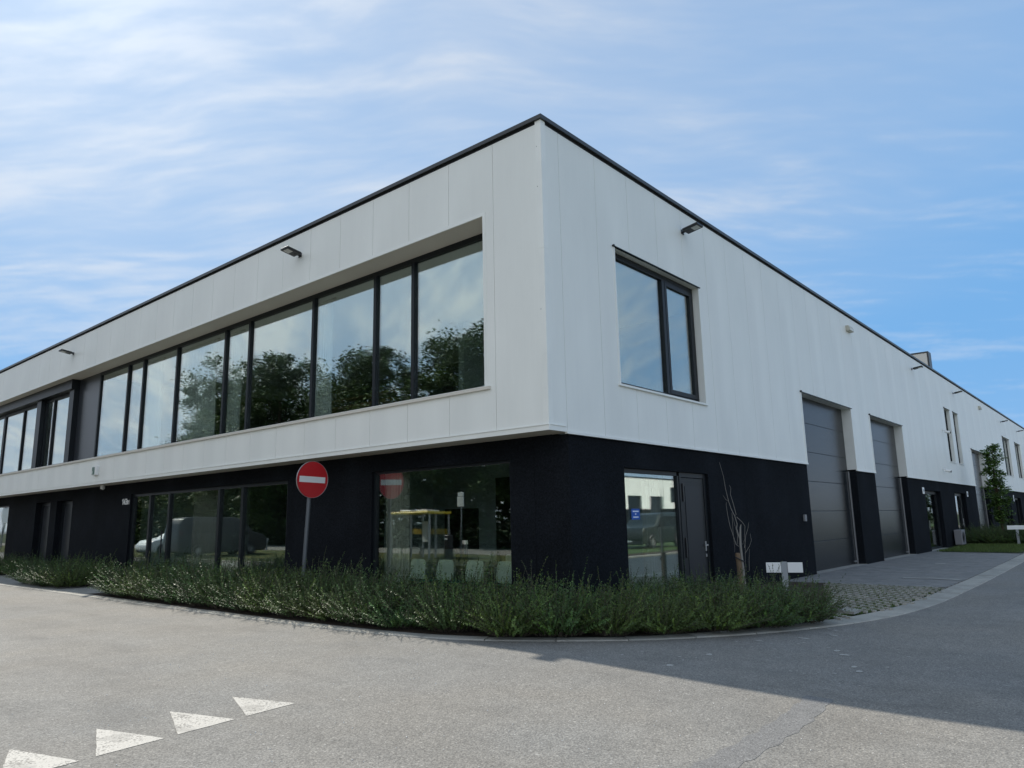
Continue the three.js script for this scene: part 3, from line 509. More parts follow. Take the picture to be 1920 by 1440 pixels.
floodlight('black floodlight above the two-part upper side window', [0, 7.98, -5.15], Math.PI / 2);
floodlight('black floodlight on the side wall below the rooftop box', [0, 7.94, -26.6], Math.PI / 2);
floodlight('black floodlight on the side wall just beyond the paired slit windows', [0, 7.94, -35.8], Math.PI / 2);
floodlight('black floodlight on the side wall above the leafy young tree', [0, 7.91, -52.9], Math.PI / 2);
floodlight('last black floodlight, farthest along the side wall', [0, 7.89, -61.4], Math.PI / 2);
function bulkhead(label, pos) {
  const t = thing('bulkhead_lamp', label, 'wall lamp', pos, Math.PI / 2, 'cream bulkhead lamps'); const m = std([0.52, 0.50, 0.42], 0.5);
  const s = new THREE.Shape([[0, 0.09], [0.09, 0.09], [0.13, 0.0], [0.13, -0.08], [0, -0.09]].map(p => new THREE.Vector2(...p))), g = new THREE.ExtrudeGeometry(s, { depth: 0.46, bevelEnabled: true, bevelSize: 0.008, bevelThickness: 0.008, bevelSegments: 1 }); g.rotateY(-Math.PI / 2); g.translate(0.23, 0, 0);
  obj('body', g, m, t); obj('diffuser', bx(-0.19, 0.19, -0.07, -0.01, 0.130, 0.142), std([0.7, 0.68, 0.6], 0.3), t); return t;
}
bulkhead('cream bulkhead lamp on the side wall above the first sectional door', [0, 8.02, -17.35]);
bulkhead('cream bulkhead lamp on the side wall above the third sectional door', [0, 8.0, -44.0]);
{ // alarm box on the parapet below the window band
  const t = thing('alarm_box', 'small pale alarm box with green face below the shuttered windows', 'alarm box', [-18.6, 3.5, 0], 0);
  obj('housing', rbx(-0.17, 0.17, -0.14, 0.14, 0, 0.09, 0.012), M.white, t); obj('face', bx(-0.15, 0.06, -0.12, 0.12, 0.09, 0.094), std([0.07, 0.14, 0.10], 0.4), t); obj('strobe', bx(-0.12, -0.07, -0.10, 0.0, 0.094, 0.104), std([0.5, 0.55, 0.5], 0.3), t);
}
function dome(name, label, pos, turn, hang) {
  const t = thing(name, label, 'security camera', pos, turn);
  if (hang) { obj('mount', cyl(0.07, 0.07, 0.05, 20, 0, -0.05, 0), M.white, t); const g = new THREE.SphereGeometry(0.075, 20, 12); g.scale(1, 0.95, 1); g.translate(0, -0.085, 0); obj('ball', g, M.white, t); const l = new THREE.SphereGeometry(0.045, 14, 10); l.translate(-0.01, -0.125, 0.03); obj('lens', l, M.black, t); }
  else { obj('mount', bx(-0.05, 0.05, -0.06, 0.06, 0, 0.02), M.white, t); obj('arm', tube([V(0, 0, 0.02), V(0, -0.02, 0.12), V(0, -0.07, 0.16)], [0.018, 0.018, 0.018], 8), M.white, t); const g = new THREE.CapsuleGeometry(0.065, 0.14, 6, 14); g.rotateX(Math.PI / 2 + 0.25); g.translate(0, -0.12, 0.2); obj('body', g, M.white, t); const l = new THREE.CylinderGeometry(0.05, 0.05, 0.02, 14); l.rotateX(Math.PI / 2 + 0.25); l.translate(0, -0.158, 0.335); obj('lens', l, M.black, t); }
  return t;
}
dome('security_camera', 'small dome security camera under the overhang above the house number', [-18.95, HB, -0.35], 0, true);
dome('security_camera', 'white bullet security camera on the side wall above two glass doors', [0, 3.68, -30.6], Math.PI / 2);
dome('security_camera', 'white security camera high on the side wall beside the paired slit windows', [0, 5.62, -31.7], Math.PI / 2);
{
  const font = await new FontLoader().loadAsync('fonts/droid/droid_sans_bold.typeface.json');
  const t = thing('house_number', 'white house number 143 B1 beside the dark glass entrance front', 'house number', [-17.80, 2.39, -0.55]);
  const ch = (s, size, x) => { const g = new TextGeometry(s, { font, size, depth: 0.012, curveSegments: 5, bevelEnabled: false }); g.scale(0.92, 1, 1); g.translate(x, 0, 0); return g; };
  obj('digits', ch('143', 0.185, 0), M.white, t); obj('suffix', ch('B1', 0.135, 0.36), M.white, t);
}
// white number plates beside the side doors, a switch, a ventilation box
[[2.42, 2.70, -26.1, 'white number plate left of the first glass side door'], [2.42, 2.70, -36.3, 'white number plate right of the second glass side door'], [2.40, 2.66, -48.5, 'white number plate beside the far door behind the young tree'], [2.30, 2.75, -54.2, 'farthest white number plate at the picture edge']].forEach(([y0, y1, z, l]) => {
  const t = thing('number_plate', l, 'number plate', [-0.03, (y0 + y1) / 2, z], Math.PI / 2, 'number plates by the side doors'); obj('plate', rbx(-0.17, 0.17, (y0 - y1) / 2, (y1 - y0) / 2, 0, 0.015, 0.006, 1), M.white, t); obj('print', bx(-0.06, 0.10, -0.05, 0.05, 0.0151, 0.0165), std([0.30, 0.31, 0.33], 0.6), t);
});
{ const t = thing('key_switch', 'small grey key switch on the black wall beside the first sectional door', 'switch', [-0.03, 1.55, -11.35], Math.PI / 2); obj('box', rbx(-0.06, 0.06, -0.09, 0.09, 0, 0.06, 0.008), M.grey, t); obj('cylinder', (() => { const g = new THREE.CylinderGeometry(0.02, 0.02, 0.012, 12); g.rotateX(Math.PI / 2); g.translate(0, 0.02, 0.064); return g; })(), M.steel, t); }
{
  const t = thing('outdoor_unit', 'grey metal outdoor unit on the ground beside the second glass side door', 'air conditioner', [0.2, 0, -31.4], Math.PI / 2);
  obj('casing', rbx(-0.42, 0.42, 0.12, 0.80, -0.15, 0.17, 0.02), std([0.22, 0.22, 0.23], 0.5), t); obj('base', [bx(-0.4, -0.3, 0, 0.12, -0.12, 0.14), bx(0.3, 0.4, 0, 0.12, -0.12, 0.14)], M.black, t);
  obj('grille', Array.from({ length: 7 }, (_, i) => { const g = new THREE.TorusGeometry(0.04 + 0.035 * i, 0.005, 4, 24); g.translate(-0.08, 0.46, 0.175); return g; }), M.black, t);
}
{ // raised wall on the roof
  const t = thing('rooftop_box', 'pale panelled wall with a grey edge standing up from the roof', 'rooftop unit', [-1.0, 8.4, -36.4]);
  obj('body', bx(-6, 0, 0, 2.02, -0.35, 0.3), std([0.66, 0.63, 0.58], 0.6, { map: rep(texPanel, 2) }), t); obj('edge_trim', [bx(-6.02, 0.03, 2.02, 2.10, -0.37, 0.32), bx(-0.05, 0.035, 0, 2.02, -0.36, 0.31)], M.cap, t);
}
{ // blue sticker on the inside of the side window
  const c = document.createElement('canvas'); c.width = 128; c.height = 112; const x = c.getContext('2d'); x.fillStyle = '#0d4fa6'; x.fillRect(0, 0, 128, 112); x.fillStyle = '#ffffff'; for (let i = 0; i < 9; i++) { x.fillRect(22 + i * 10, 20, 7, 14); x.fillRect(26 + i * 9, 80, 6, 13); } x.beginPath(); x.moveTo(54, 50); x.lineTo(76, 50); x.lineTo(65, 66); x.fill();
  const tx = new THREE.CanvasTexture(c); tx.colorSpace = THREE.SRGBColorSpace;
  const t = thing('window_sticker', 'blue sticker with white print on the side shop window', 'sticker', [-0.125, 1.705, -2.73], Math.PI / 2); obj('print', new THREE.BoxGeometry(0.30, 0.20, 0.002), std(0xffffff, 0.6, { map: tx }), t);
}

// ------------------------------------------------------------------ no-entry sign in the hedge
{
  const t = thing('no_entry_sign', 'round red no entry sign with white bar on grey post in the hedge', 'road sign', [-6.09, 0, 0.475], 0);
  const lean = new THREE.Matrix4().makeRotationAxis(V(-0.65, 0, -0.76).normalize(), 0.045);
  const add = (n, g, m, p = t) => { (Array.isArray(g) ? g : [g]).forEach(q => q.applyMatrix4(lean)); return obj(n, g, m, p); };
  add('post', cyl(0.042, 0.042, 2.9, 20, 0, 0, 0), std([0.11, 0.12, 0.13], 0.45, { metalness: 0.3 }));
  const face = (r, d, x) => { const g = new THREE.CylinderGeometry(r, r, d, 64); g.rotateZ(Math.PI / 2); g.translate(x, 2.56, 0); return g; };
  add('rim', (() => { const g = new THREE.LatheGeometry([[0.33, -0.018], [0.375, -0.018], [0.380, -0.010], [0.380, 0.014], [0.378, 0.018], [0.373, 0.016], [0.372, 0.008]].map(p => new THREE.Vector2(...p)), 72); g.rotateZ(-Math.PI / 2); g.translate(0.06, 2.56, 0); return g; })(), std([0.34, 0.30, 0.30], 0.35, { metalness: 0.4 }));
  add('disc', face(0.373, 0.02, 0.058), M.red);
  add('bar', rbx(0.067, 0.0705, 2.56 - 0.062, 2.56 + 0.062, -0.312, 0.312, 0.0015, 1), M.white);
  add('clamp', [bx(-0.05, 0.05, 2.38, 2.42, -0.05, 0.05), bx(-0.05, 0.05, 2.70, 2.74, -0.05, 0.05)], M.grey);
}
// ------------------------------------------------------------------ shrubs
function leafPack() {
  const pos = [], col = [];
  return {
    // a leaf: two triangles folded along the midrib
    leaf(x, y, z, dx, dy, dz, sx, sy, sz, len, wid, c, c2) {
      const mx = x + dx * len * 0.5, my = y + dy * len * 0.5, mz = z + dz * len * 0.5, tx = x + dx * len, ty = y + dy * len, tz = z + dz * len;
      const ax = mx + sx * wid, ay = my + sy * wid, az = mz + sz * wid, bx_ = mx - sx * wid, by = my - sy * wid, bz = mz - sz * wid;
      pos.push(x, y, z, ax, ay, az, tx, ty, tz, x, y, z, tx, ty, tz, bx_, by, bz); for (let i = 0; i < 6; i++) col.push(c, c, c2);
    },
    done() { const g = new THREE.BufferGeometry(); g.setAttribute('position', new THREE.Float32BufferAttribute(pos, 3)); g.setAttribute('color', new THREE.Float32BufferAttribute(col, 3)); g.computeVertexNormals(); return g; },
    get count() { return pos.length / 18; },
  };
}
function shrubGeo(seed, o) {   // o: stems, height, spread, leaves per metre, leaf length
  const r = rng(seed), lp = leafPack(), wood = [], d = V(0, 0, 0), s = V(0, 0, 0), p = V(0, 0, 0), q = V(0, 0, 0);
  for (let i = 0; i < o.stems; i++) {
    const a = r() * 6.283, rad = Math.sqrt(r()) * o.base, bx0 = Math.cos(a) * rad, bz0 = Math.sin(a) * rad, out = a + (r() - 0.5) * 1.5, tilt = 0.12 + 1.15 * r() ** 0.85, len = o.height * (0.55 + 0.60 * r() + (r() < 0.10 ? 0.42 : 0)) * (1.05 - 0.1 * tilt), droop = 0.25 + 0.55 * r(), tone = 0.5 + 0.8 * r() * r() + (r() < 0.12 ? 0.45 : 0), yel = r() < 0.3 ? 0.62 : 0.95;
    p.set(bx0, 0.02, bz0); d.set(Math.cos(out) * Math.sin(tilt) * o.spread, Math.cos(tilt) + 0.1, Math.sin(out) * Math.sin(tilt) * o.spread).normalize();
    const n = Math.max(6, Math.round(len / 0.075)), step = len / n, pts = [p.clone()];
    const lean = o.lean || 0;
    for (let k = 0; k < n; k++) {
      q.copy(p); d.y -= droop * step * 0.9 * (k / n); d.x += (r() - 0.5) * 0.14 + lean * step; d.z += (r() - 0.5) * 0.14; d.normalize(); p.addScaledVector(d, step); if (p.y < 0.03) break; pts.push(p.clone());
      if (k < 1) continue;
      const m = Math.round(step * o.density);
      for (let j = 0; j < m; j++) {
        const t = r(), side = (j % 2 ? 1 : -1), w = r() * 6.283; s.set(Math.cos(w), (r() - 0.3) * 0.8, Math.sin(w)).cross(d).normalize().multiplyScalar(side);
        const ux = d.x * 0.75 + s.x, uy = d.y * 0.75 + s.y + 0.12, uz = d.z * 0.75 + s.z, ul = Math.hypot(ux, uy, uz), L_ = o.leaf * (0.6 + 0.7 * r()) * (1.1 - 0.35 * k / n);
        const cx = d.y * s.z - d.z * s.y + (r() - 0.5) * 0.5, cy = d.z * s.x - d.x * s.z + (r() - 0.5) * 0.5, cz = d.x * s.y - d.y * s.x + (r() - 0.5) * 0.5, cl = Math.hypot(cx, cy, cz) || 1, tn = tone * (0.8 + 0.4 * r());
        lp.leaf(mix(q.x, p.x, t), mix(q.y, p.y, t), mix(q.z, p.z, t), ux / ul, uy / ul, uz / ul, cx / cl, cy / cl, cz / cl, L_, L_ * 0.32, tn, tn * yel);
      }
    }
    if (pts.length > 2 && i % 2 === 0) { const e = pts.filter((_, k) => k % 3 === 0 || k === pts.length - 1); if (e.length > 1) wood.push(tube(e, e.map((_, k) => mix(0.006, 0.0015, k / (e.length - 1))), 3)); }
  }
  return { leaves: lp.done(), wood: mergeGeometries(wood.map(g => g.toNonIndexed())) };
}
const shrubVar = [0, 1, 2, 3, 4].map(i => shrubGeo(100 + i, { stems: 470, height: 0.68, base: 0.40, spread: 1.15, density: 72, leaf: 0.033, lean: 0.25 }));
function shrub(name, label, group, x, z, sc, turn, v, sy = 1) {
  const t = thing(name, label, 'shrub', [x, groundH(x, z) + 0.02, z], turn, group); t.scale.set(sc, sc * sy, sc);
  obj('foliage', shrubVar[v].leaves, M.leafShrub[(Math.abs(Math.round(x * 7 + z * 13))) % 4], t); obj('stems', shrubVar[v].wood, M.twig, t); return t;
}
{
  const r = rng(64), HL = 'leafy green shrub in the continuous low hedge in front of the building corner', HG = 'shrubs of the corner hedge';
  const spots = [];
  // along the glazed front
  for (let x = -12.5; x < -0.4; x += 0.88) { const zi = innerZ(x); spots.push([x + (r() - 0.5) * 0.2, zi - 0.50, 0.96 + 0.12 * r()]); spots.push([x + 0.45 + (r() - 0.5) * 0.25, zi - 1.22, 0.90 + 0.18 * r()]); }
  // round the corner
  for (const [x, z] of [[0.0, 0.98], [0.55, 0.62], [1.10, 0.12], [1.62, -0.50], [2.08, -1.2], [2.48, -1.95], [2.78, -2.68], [-0.4, 0.35], [0.35, -0.35], [0.95, -1.15], [1.6, -2.05], [2.05, -2.85], [0.55, -2.1], [1.1, -2.9], [0.45, -3.3]]) spots.push([x, z, 0.82 + 0.14 * r()]);
  spots.forEach(([x, z, s], i) => shrub('hedge_shrub', HL, HG, x, z, s, (r() - 0.5) * 1.6, (r() * 5) | 0, 0.80 + 0.36 * r()));
  const CL = 'leafy green shrub in the separate clump left of the hedge gap', CG = 'shrubs of the clump left of the gap';
  for (const [x, z] of [[-16.5, 1.15], [-17.5, 1.25], [-18.5, 1.2], [-19.5, 1.1], [-16.9, 0.5], [-18.0, 0.45], [-19.1, 0.4]]) shrub('clump_shrub', CL, CG, x, z, 1.0, (r() - 0.5), (r() * 4) | 0, 0.95 + 0.1 * r());
  const FL = 'dark shrub against the black wall at the picture edge', FG = 'shrubs at the far end of the front';
  for (const [x, z] of [[-24.2, 0.1], [-25.8, 0.15], [-27.4, 0.1], [-29.0, 0.1]]) shrub('wall_shrub', FL, FG, x, z, 1.0, r() * 6, (r() * 4) | 0);
  const RL = 'dark green shrub in the clipped hedge row beyond the lawn', RG = 'shrubs of the hedge row beyond the lawn';
  for (let i = 0; i < 7; i++) { shrub('row_shrub', RL, RG, 0.35 + 0.5 * i, -34.9 + 0.12 * i, 1.15, r() * 6, i % 4, 1.05); shrub('row_shrub', RL, RG, 0.5 + 0.5 * i, -36.2, 1.15, r() * 6, (i + 2) % 4, 1.05); }
}
// ------------------------------------------------------------------ dead sapling tied to a stake
{
  const B = V(0.72, 0, -5.25), rt = V(0.765, 0, -0.644), sc = 0.00179, at = (u, v, f = 0) => V(rt.x * (u - 275) * sc + 0.644 * f, 0.9 - (v - 1050) * sc, rt.z * (u - 275) * sc + 0.765 * f);
  const t = thing('dead_sapling', 'dead leafless sapling with bare twigs tied to a stake behind the hedge', 'dead tree', [B.x, 0, B.z]);
  const st = thing('tree_stake', 'short round wooden stake beside the dead sapling', 'stake', [B.x, 0, B.z]);
  obj('pole', tube([V(rt.x * -0.008, 0, rt.z * -0.008), at(272, 1200), at(262, 1060), at(262, 1052)], [0.055, 0.054, 0.052, 0.03], 12), M.stake, st); obj('rubber_tie', tube([at(225, 1095, 0.06), at(262, 1118, 0.075), at(308, 1140, 0.06), at(330, 1150, 0.0)], [0.012, 0.012, 0.012, 0.012], 6), M.black, st);
  obj('trunk', tube([at(318, 1560), at(312, 1250), at(306, 1100), at(302, 950), at(308, 850), at(316, 770), at(326, 735)], [0.030, 0.027, 0.025, 0.023, 0.020, 0.015, 0.006], 9), M.deadwood, t);
  const tw = (l, r1, r0 = r1 * 0.85) => obj('twig', tube(l.map(([u, v], i) => at(u, v, 0.02 * Math.sin(u * 0.3 + i))), l.map((_, i) => mix(r0, 0.0022, i / (l.length - 1))), 5), M.deadwood, t);
  tw([[285, 980], [250, 960], [222, 830], [200, 760], [180, 640], [172, 510], [180, 480]], 0.008); tw([[296, 900], [270, 780], [284, 730], [262, 640], [228, 560], [205, 470], [182, 330], [165, 180], [128, 20]], 0.012);
  tw([[262, 640], [276, 620], [255, 500], [228, 390], [240, 320], [222, 285]], 0.007); tw([[284, 650], [340, 710], [370, 755], [362, 850], [352, 1000], [340, 1180], [342, 1250]], 0.006); tw([[350, 1060], [400, 980], [432, 915], [424, 840]], 0.0055);
  tw([[345, 1000], [372, 860], [405, 780], [412, 715]], 0.0055); tw([[378, 1250], [390, 1120], [402, 1010]], 0.005); tw([[232, 600], [228, 800], [236, 1000], [232, 1040]], 0.0045); tw([[205, 470], [170, 450], [142, 400]], 0.005); tw([[268, 960], [275, 860], [262, 760], [240, 650]], 0.006); tw([[298, 930], [330, 960], [352, 900]], 0.004);
}
// ------------------------------------------------------------------ small white address plates on posts
function addressSign(label, x, z, turn, plates, h) {
  const t = thing('address_sign', label, 'sign', [x, groundH(x, z), z], turn, 'white address plates on short posts');
  obj('post', bx(-0.055, 0.055, 0, h, -0.03, 0.03), std([0.30, 0.32, 0.33], 0.5), t);
  for (const [a, b] of plates) obj('plate', rbx(a, b, h - 0.20, h - 0.01, 0.031, 0.045, 0.004, 1), M.white, t); return t;
}
addressSign('blank white plates on a grey post behind the corner hedge', 1.71, -5.03, Math.atan2(7.15 - 1.71, 9.28 + 5.03) + 0.05, [[-0.33, -0.06], [0.06, 0.33]], 0.76);
{ const s = addressSign('white plate on a post in the hedge row beyond the lawn', 2.25, -33.6, 0.35, [[-0.40, 0.40]], 0.95); }
// ------------------------------------------------------------------ trees
function treeGeo(seed, o) {
  const r = rng(seed), lp = leafPack(), wood = [], H_ = o.h, lobes = [];
  const tp = [V(0, -0.1, 0)]; for (let i = 1; i <= 6; i++) tp.push(V((r() - 0.5) * 0.05 * H_ * i / 6, o.top * H_ * i / 6, (r() - 0.5) * 0.05 * H_ * i / 6));
  wood.push(tube(tp, tp.map((_, i) => mix(o.trunk, o.trunk * 0.22, i / 6)), 9));
  for (let i = 0; i < o.lobes; i++) {
    const v = (i + 0.5) / o.lobes, y = H_ * mix(o.low, 0.93, v), prof = o.shape(v) * o.r * (0.62 + 0.5 * r()), a = i * 2.399 + r(), q = V(Math.cos(a) * prof, y, Math.sin(a) * prof);
    lobes.push([q, o.lobe * (0.75 + 0.6 * r())]);
    const k = clamp((y * 0.72) / (o.top * H_)), st = tp[Math.min(5, Math.floor(k * 5.5))].clone(), mid = st.clone().lerp(q, 0.5).add(V((r() - 0.5) * 0.5 * o.lobe, 0.25 * o.lobe, (r() - 0.5) * 0.5 * o.lobe));
    wood.push(tube([st, st.clone().lerp(mid, 0.5), mid, q.clone().lerp(mid, 0.4), q], [0.32, 0.26, 0.19, 0.12, 0.04].map(w => w * o.trunk), 5));
  }
  const per = o.leaves / lobes.length;
  for (const [c, R] of lobes) {
    const cl = 14; for (let k = 0; k < cl; k++) {
      const u = r() * 2 - 1, a = r() * 6.283, w = Math.sqrt(1 - u * u), d = R * (0.45 + 0.62 * r()), cx = c.x + Math.cos(a) * w * d, cy = c.y + u * d * 0.78, cz = c.z + Math.sin(a) * w * d, rr = R * (0.20 + 0.26 * r()), tone = 0.7 + 0.6 * r();
      if (k % 3 === 0) wood.push(tube([c, V((c.x + cx) / 2, (c.y + cy) / 2 + 0.05 * R, (c.z + cz) / 2), V(cx, cy, cz)], [0.04 * o.trunk, 0.03 * o.trunk, 0.012 * o.trunk], 3));
      for (let j = 0; j < per / cl; j++) {
        const gx = (r() + r() + r() - 1.5) * 1.15 * rr, gy = (r() + r() + r() - 1.5) * 0.8 * rr, gz = (r() + r() + r() - 1.5) * 1.15 * rr, e = r() * 6.283, f = (r() - 0.5) * 1.4, cf = Math.cos(f), h2 = r() * 6.283, L_ = o.leaf * (0.6 + 0.7 * r()), tn = tone * (0.75 + 0.5 * r());
        const dx = Math.cos(e) * cf, dy = Math.sin(f), dz = Math.sin(e) * cf; let sx = -Math.sin(e), sy = (r() - 0.5) * 0.9, sz = Math.cos(e); const sl = Math.hypot(sx, sy, sz);
        lp.leaf(cx + gx, cy + gy, cz + gz, dx, dy, dz, sx / sl, sy / sl, sz / sl, L_, L_ * 0.36, tn, tn * 0.9);
      }
    }
  }
  return { leaves: lp.done(), wood: mergeGeometries(wood.map(g => g.toNonIndexed())) };
}
const dome_ = v => Math.sin(Math.PI * Math.min(1, 0.16 + 0.80 * v)) ** 0.7;
const treeVar = [0, 1, 2].map(i => treeGeo(300 + i, { h: 15, top: 0.8, trunk: 0.34, lobes: 18, low: 0.20, r: 4.4 - 0.5 * i, lobe: 2.0, leaves: 36000, leaf: 0.25, shape: dome_ }));
function tree(label, x, z, h, v, turn, wide = 1) {
  const t = thing('woodland_tree', label, 'tree', [x, 0, z], turn, 'trees across the street, mirrored in the panes'); const s = h * 0.94 / 15; t.scale.set(s * wide, s, s * wide);
  obj('trunk', treeVar[v].wood, M.bark, t); obj('crown', treeVar[v].leaves, M.leafTree, t); return t;
}
const TL = 'leafy woodland tree across the street, mirrored in the glazed front';
[[-13, 27, 13.5, 0], [-19.5, 25.5, 15, 1], [-25.2, 25, 16.3, 2], [-29.5, 25.6, 15.2, 0], [-33.6, 27.5, 11.5, 1], [-37.2, 25, 16.6, 2], [-41.5, 26, 14.2, 0], [-45.5, 27, 12.8, 1], [-50.5, 25, 18.4, 2], [-55.5, 26, 16.5, 0], [-59.8, 25, 18.4, 1], [-64.5, 26, 16.0, 2], [-70.5, 26, 12.0, 0], [-78, 28, 8.5, 1], [-86, 30, 8, 2], [-95, 31, 8, 0], [-16, 33, 12, 2], [-28, 34, 12, 1], [-40, 34, 13, 0], [-53, 34, 14, 1], [-66, 34, 13, 2]].forEach(([x, z, h, v], i) => tree(TL, x, z, h, v, i * 1.7, 1.0));
{ // undergrowth that closes the wood below the crowns
  const r = rng(88), lp = leafPack(); for (let i = 0; i < 52000; i++) { const x = -100 + 92 * r(), z = 23.5 + 9 * r() * r(), top = 3.6 + 3.4 * fbm(x * 0.3, 3, 2), y = top * r(), e = r() * 6.283, L_ = 0.34 + 0.22 * r(), tn = 0.6 + 0.7 * r(), f = (r() - 0.5); lp.leaf(x, y, z, Math.cos(e) * Math.cos(f), Math.sin(f), Math.sin(e) * Math.cos(f), -Math.sin(e), 0.3, Math.cos(e), L_, L_ * 0.4, tn, tn * 0.9); }
  tag(obj('undergrowth', lp.done(), M.leafTree), 'dense green undergrowth below the trees across the street', 'undergrowth', null, 'stuff');
}
{ // young street tree beyond the lawn
  const y = treeGeo(777, { h: 5.3, top: 0.9, trunk: 0.06, lobes: 22, low: 0.22, r: 0.27, lobe: 0.33, leaves: 6500, leaf: 0.12, shape: v => 0.55 + 0.6 * Math.sin(Math.PI * Math.min(1, 0.1 + 0.85 * v)) });
  const t = thing('young_tree', 'slender young tree with fresh green leaves rising from the far hedge row', 'tree', [1.42, 0, -35.5]); obj('trunk', y.wood, M.bark, t); obj('crown', y.leaves, M.leafYoung, t);
}

// ------------------------------------------------------------------ furniture behind the shop window
function chair(label, x, z, turn) {
  const t = thing('meeting_chair', label, 'chair', [x, 0.03, z], turn, 'meeting chairs behind the shop window');
  const back = (() => { const sh = new THREE.Shape(), w = 0.23, h = 0.19, q = 0.10; sh.moveTo(-w + q, -h); sh.lineTo(w - q, -h); sh.quadraticCurveTo(w, -h, w, -h + q); sh.lineTo(w - 0.02, h - q); sh.quadraticCurveTo(w - 0.02, h, w - q, h); sh.lineTo(-w + q, h); sh.quadraticCurveTo(-w + 0.02, h, -w + 0.02, h - q); sh.lineTo(-w, -h + q); sh.quadraticCurveTo(-w, -h, -w + q, -h); const g = new THREE.ExtrudeGeometry(sh, { depth: 0.02, bevelEnabled: true, bevelSize: 0.008, bevelThickness: 0.008, bevelSegments: 2, curveSegments: 6 }); g.rotateX(-0.14); g.translate(0, 0.67, 0.20); return g; })();
  obj('backrest', back, M.chair, t); obj('seat', rbx(-0.23, 0.23, 0.42, 0.455, -0.22, 0.2, 0.015), M.seatGreen, t);
  for (const [a, b] of [[-1, -1], [1, -1], [-1, 1], [1, 1]]) obj('leg', tube([V(a * 0.20, 0.44, b * 0.18), V(a * 0.25, 0, b * 0.23)], [0.011, 0.011], 6), M.black, t);
  obj('armrest', [tube([V(-0.24, 0.43, 0.2), V(-0.26, 0.5, 0.1), V(-0.25, 0.5, -0.12)], [0.01, 0.01, 0.01], 5), tube([V(0.24, 0.43, 0.2), V(0.26, 0.5, 0.1), V(0.25, 0.5, -0.12)], [0.01, 0.01, 0.01], 5)], M.black, t);
  return t;
}
['first pale chair from the curtain inside the shop window', 'second pale chair from the curtain inside the shop window', 'third pale chair from the curtain inside the shop window', 'pale chair cut by the right edge of the shop window'].forEach((l, i) => chair(l, -4.33 + 0.80 * i, -1.30, 0));
['first chair on the far side of the table inside the shop window', 'second chair on the far side of the table inside the shop window', 'third chair on the far side of the table inside the shop window'].forEach((l, i) => chair(l, -4.5 + 0.85 * i, -3.1, Math.PI));
{ const t = thing('meeting_table', 'long dark meeting table between the chairs inside the shop window', 'table', [-2.9, 0.03, -2.2]); obj('top', rbx(-2.1, 1.9, 0.71, 0.745, -0.5, 0.5, 0.01), M.inDark, t); for (const a of [-1.6, -0.4, 0.8, 1.6]) obj('leg', cyl(0.05, 0.05, 0.71, 10, a, 0, 0), M.black, t); }
{ const t = thing('wall_screen', 'large black wall screen inside the room behind the shop window', 'screen', [-6.9, 0.92, -5.0]); obj('panel', rbx(-0.62, 0.62, 0, 1.06, 0, 0.06, 0.01), M.black, t); obj('stand', bx(-0.2, 0.2, -0.9, 0, 0, 0.05), M.black, t); }
function curtain(name, label, x0, x1, y0, y1, z, m, seed, along) {
  const r = rng(seed), n = 70, folds = (x1 - x0) / 0.085, pos = [], idx = [], ph = r() * 6; for (let j = 0; j <= 8; j++) for (let i = 0; i <= n; i++) { const u = i / n, v = j / 8, w = 0.045 * Math.sin(u * folds * 6.283 + ph + 0.6 * Math.sin(v * 2 + u * 9)) + 0.015 * Math.sin(u * folds * 14 + v * 3), xx = mix(x0, x1, u) + 0.02 * Math.sin(v * 3 + u * 8); along ? pos.push(z + w, mix(y0, y1, v), xx) : pos.push(xx, mix(y0, y1, v), z + w); }
  for (let j = 0; j < 8; j++) for (let i = 0; i < n; i++) { const a = j * (n + 1) + i; idx.push(a, a + 1, a + n + 1, a + 1, a + n + 2, a + n + 1); }
  const g = new THREE.BufferGeometry(); g.setAttribute('position', new THREE.Float32BufferAttribute(pos, 3)); g.setIndex(idx); g.computeVertexNormals();
  const c = thing(name, label, 'curtain', [0, 0, 0], 0, 'curtains behind the panes'); obj('cloth', g, m, c); obj('rail', along ? bx(z - 0.015, z + 0.015, y1, y1 + 0.03, x0 - 0.1, x1 + 0.1) : bx(x0 - 0.1, x1 + 0.1, y1, y1 + 0.03, z - 0.015, z + 0.015), M.grey, c); return c;
}
curtain('window_curtain', 'gathered beige curtain at the left side of the shop window', -5.25, -4.55, 0.06, 2.9, -1.0, M.curtain, 1);
curtain('window_curtain', 'gathered green-beige curtain behind the glass entrance front', -13.95, -12.6, 0.06, 2.9, -1.05, M.curtain, 2);
curtain('window_curtain', 'beige curtain behind the side shop window', -4.35, -3.75, 0.06, 2.9, -0.55, M.curtain, 3, true);
curtain('window_curtain', 'long sheer curtain in the window band, leftmost of the four', -17.8, -16.4, 3.85, 7.05, -0.95, M.sheer, 4);
curtain('window_curtain', 'wide sheer curtain in the window band behind the widest lit pane', -15.1, -12.9, 3.85, 7.05, -0.95, M.sheer, 5);
curtain('window_curtain', 'narrow sheer curtain in the window band beside a narrow pane', -12.15, -11.5, 3.85, 7.05, -0.95, M.sheer, 6);
curtain('window_curtain', 'narrow sheer curtain in the window band, nearest the corner', -7.9, -7.27, 3.85, 7.05, -0.95, M.sheer, 7);
{ const t = thing('ceiling_beam', 'warm wooden beam inside the upper room behind the window band', 'beam', [-12.5, 5.4, -5.5]); obj('plank', [bx(-2.2, 2.2, 0, 0.12, -0.15, 0.15), bx(-2.2, 2.2, 0.3, 0.36, -0.15, 0.15)], M.wood, t); obj('support', [bx(-1.9, -1.8, -1.6, 0, -0.1, 0.1), bx(1.8, 1.9, -1.6, 0, -0.1, 0.1)], M.wood, t); }
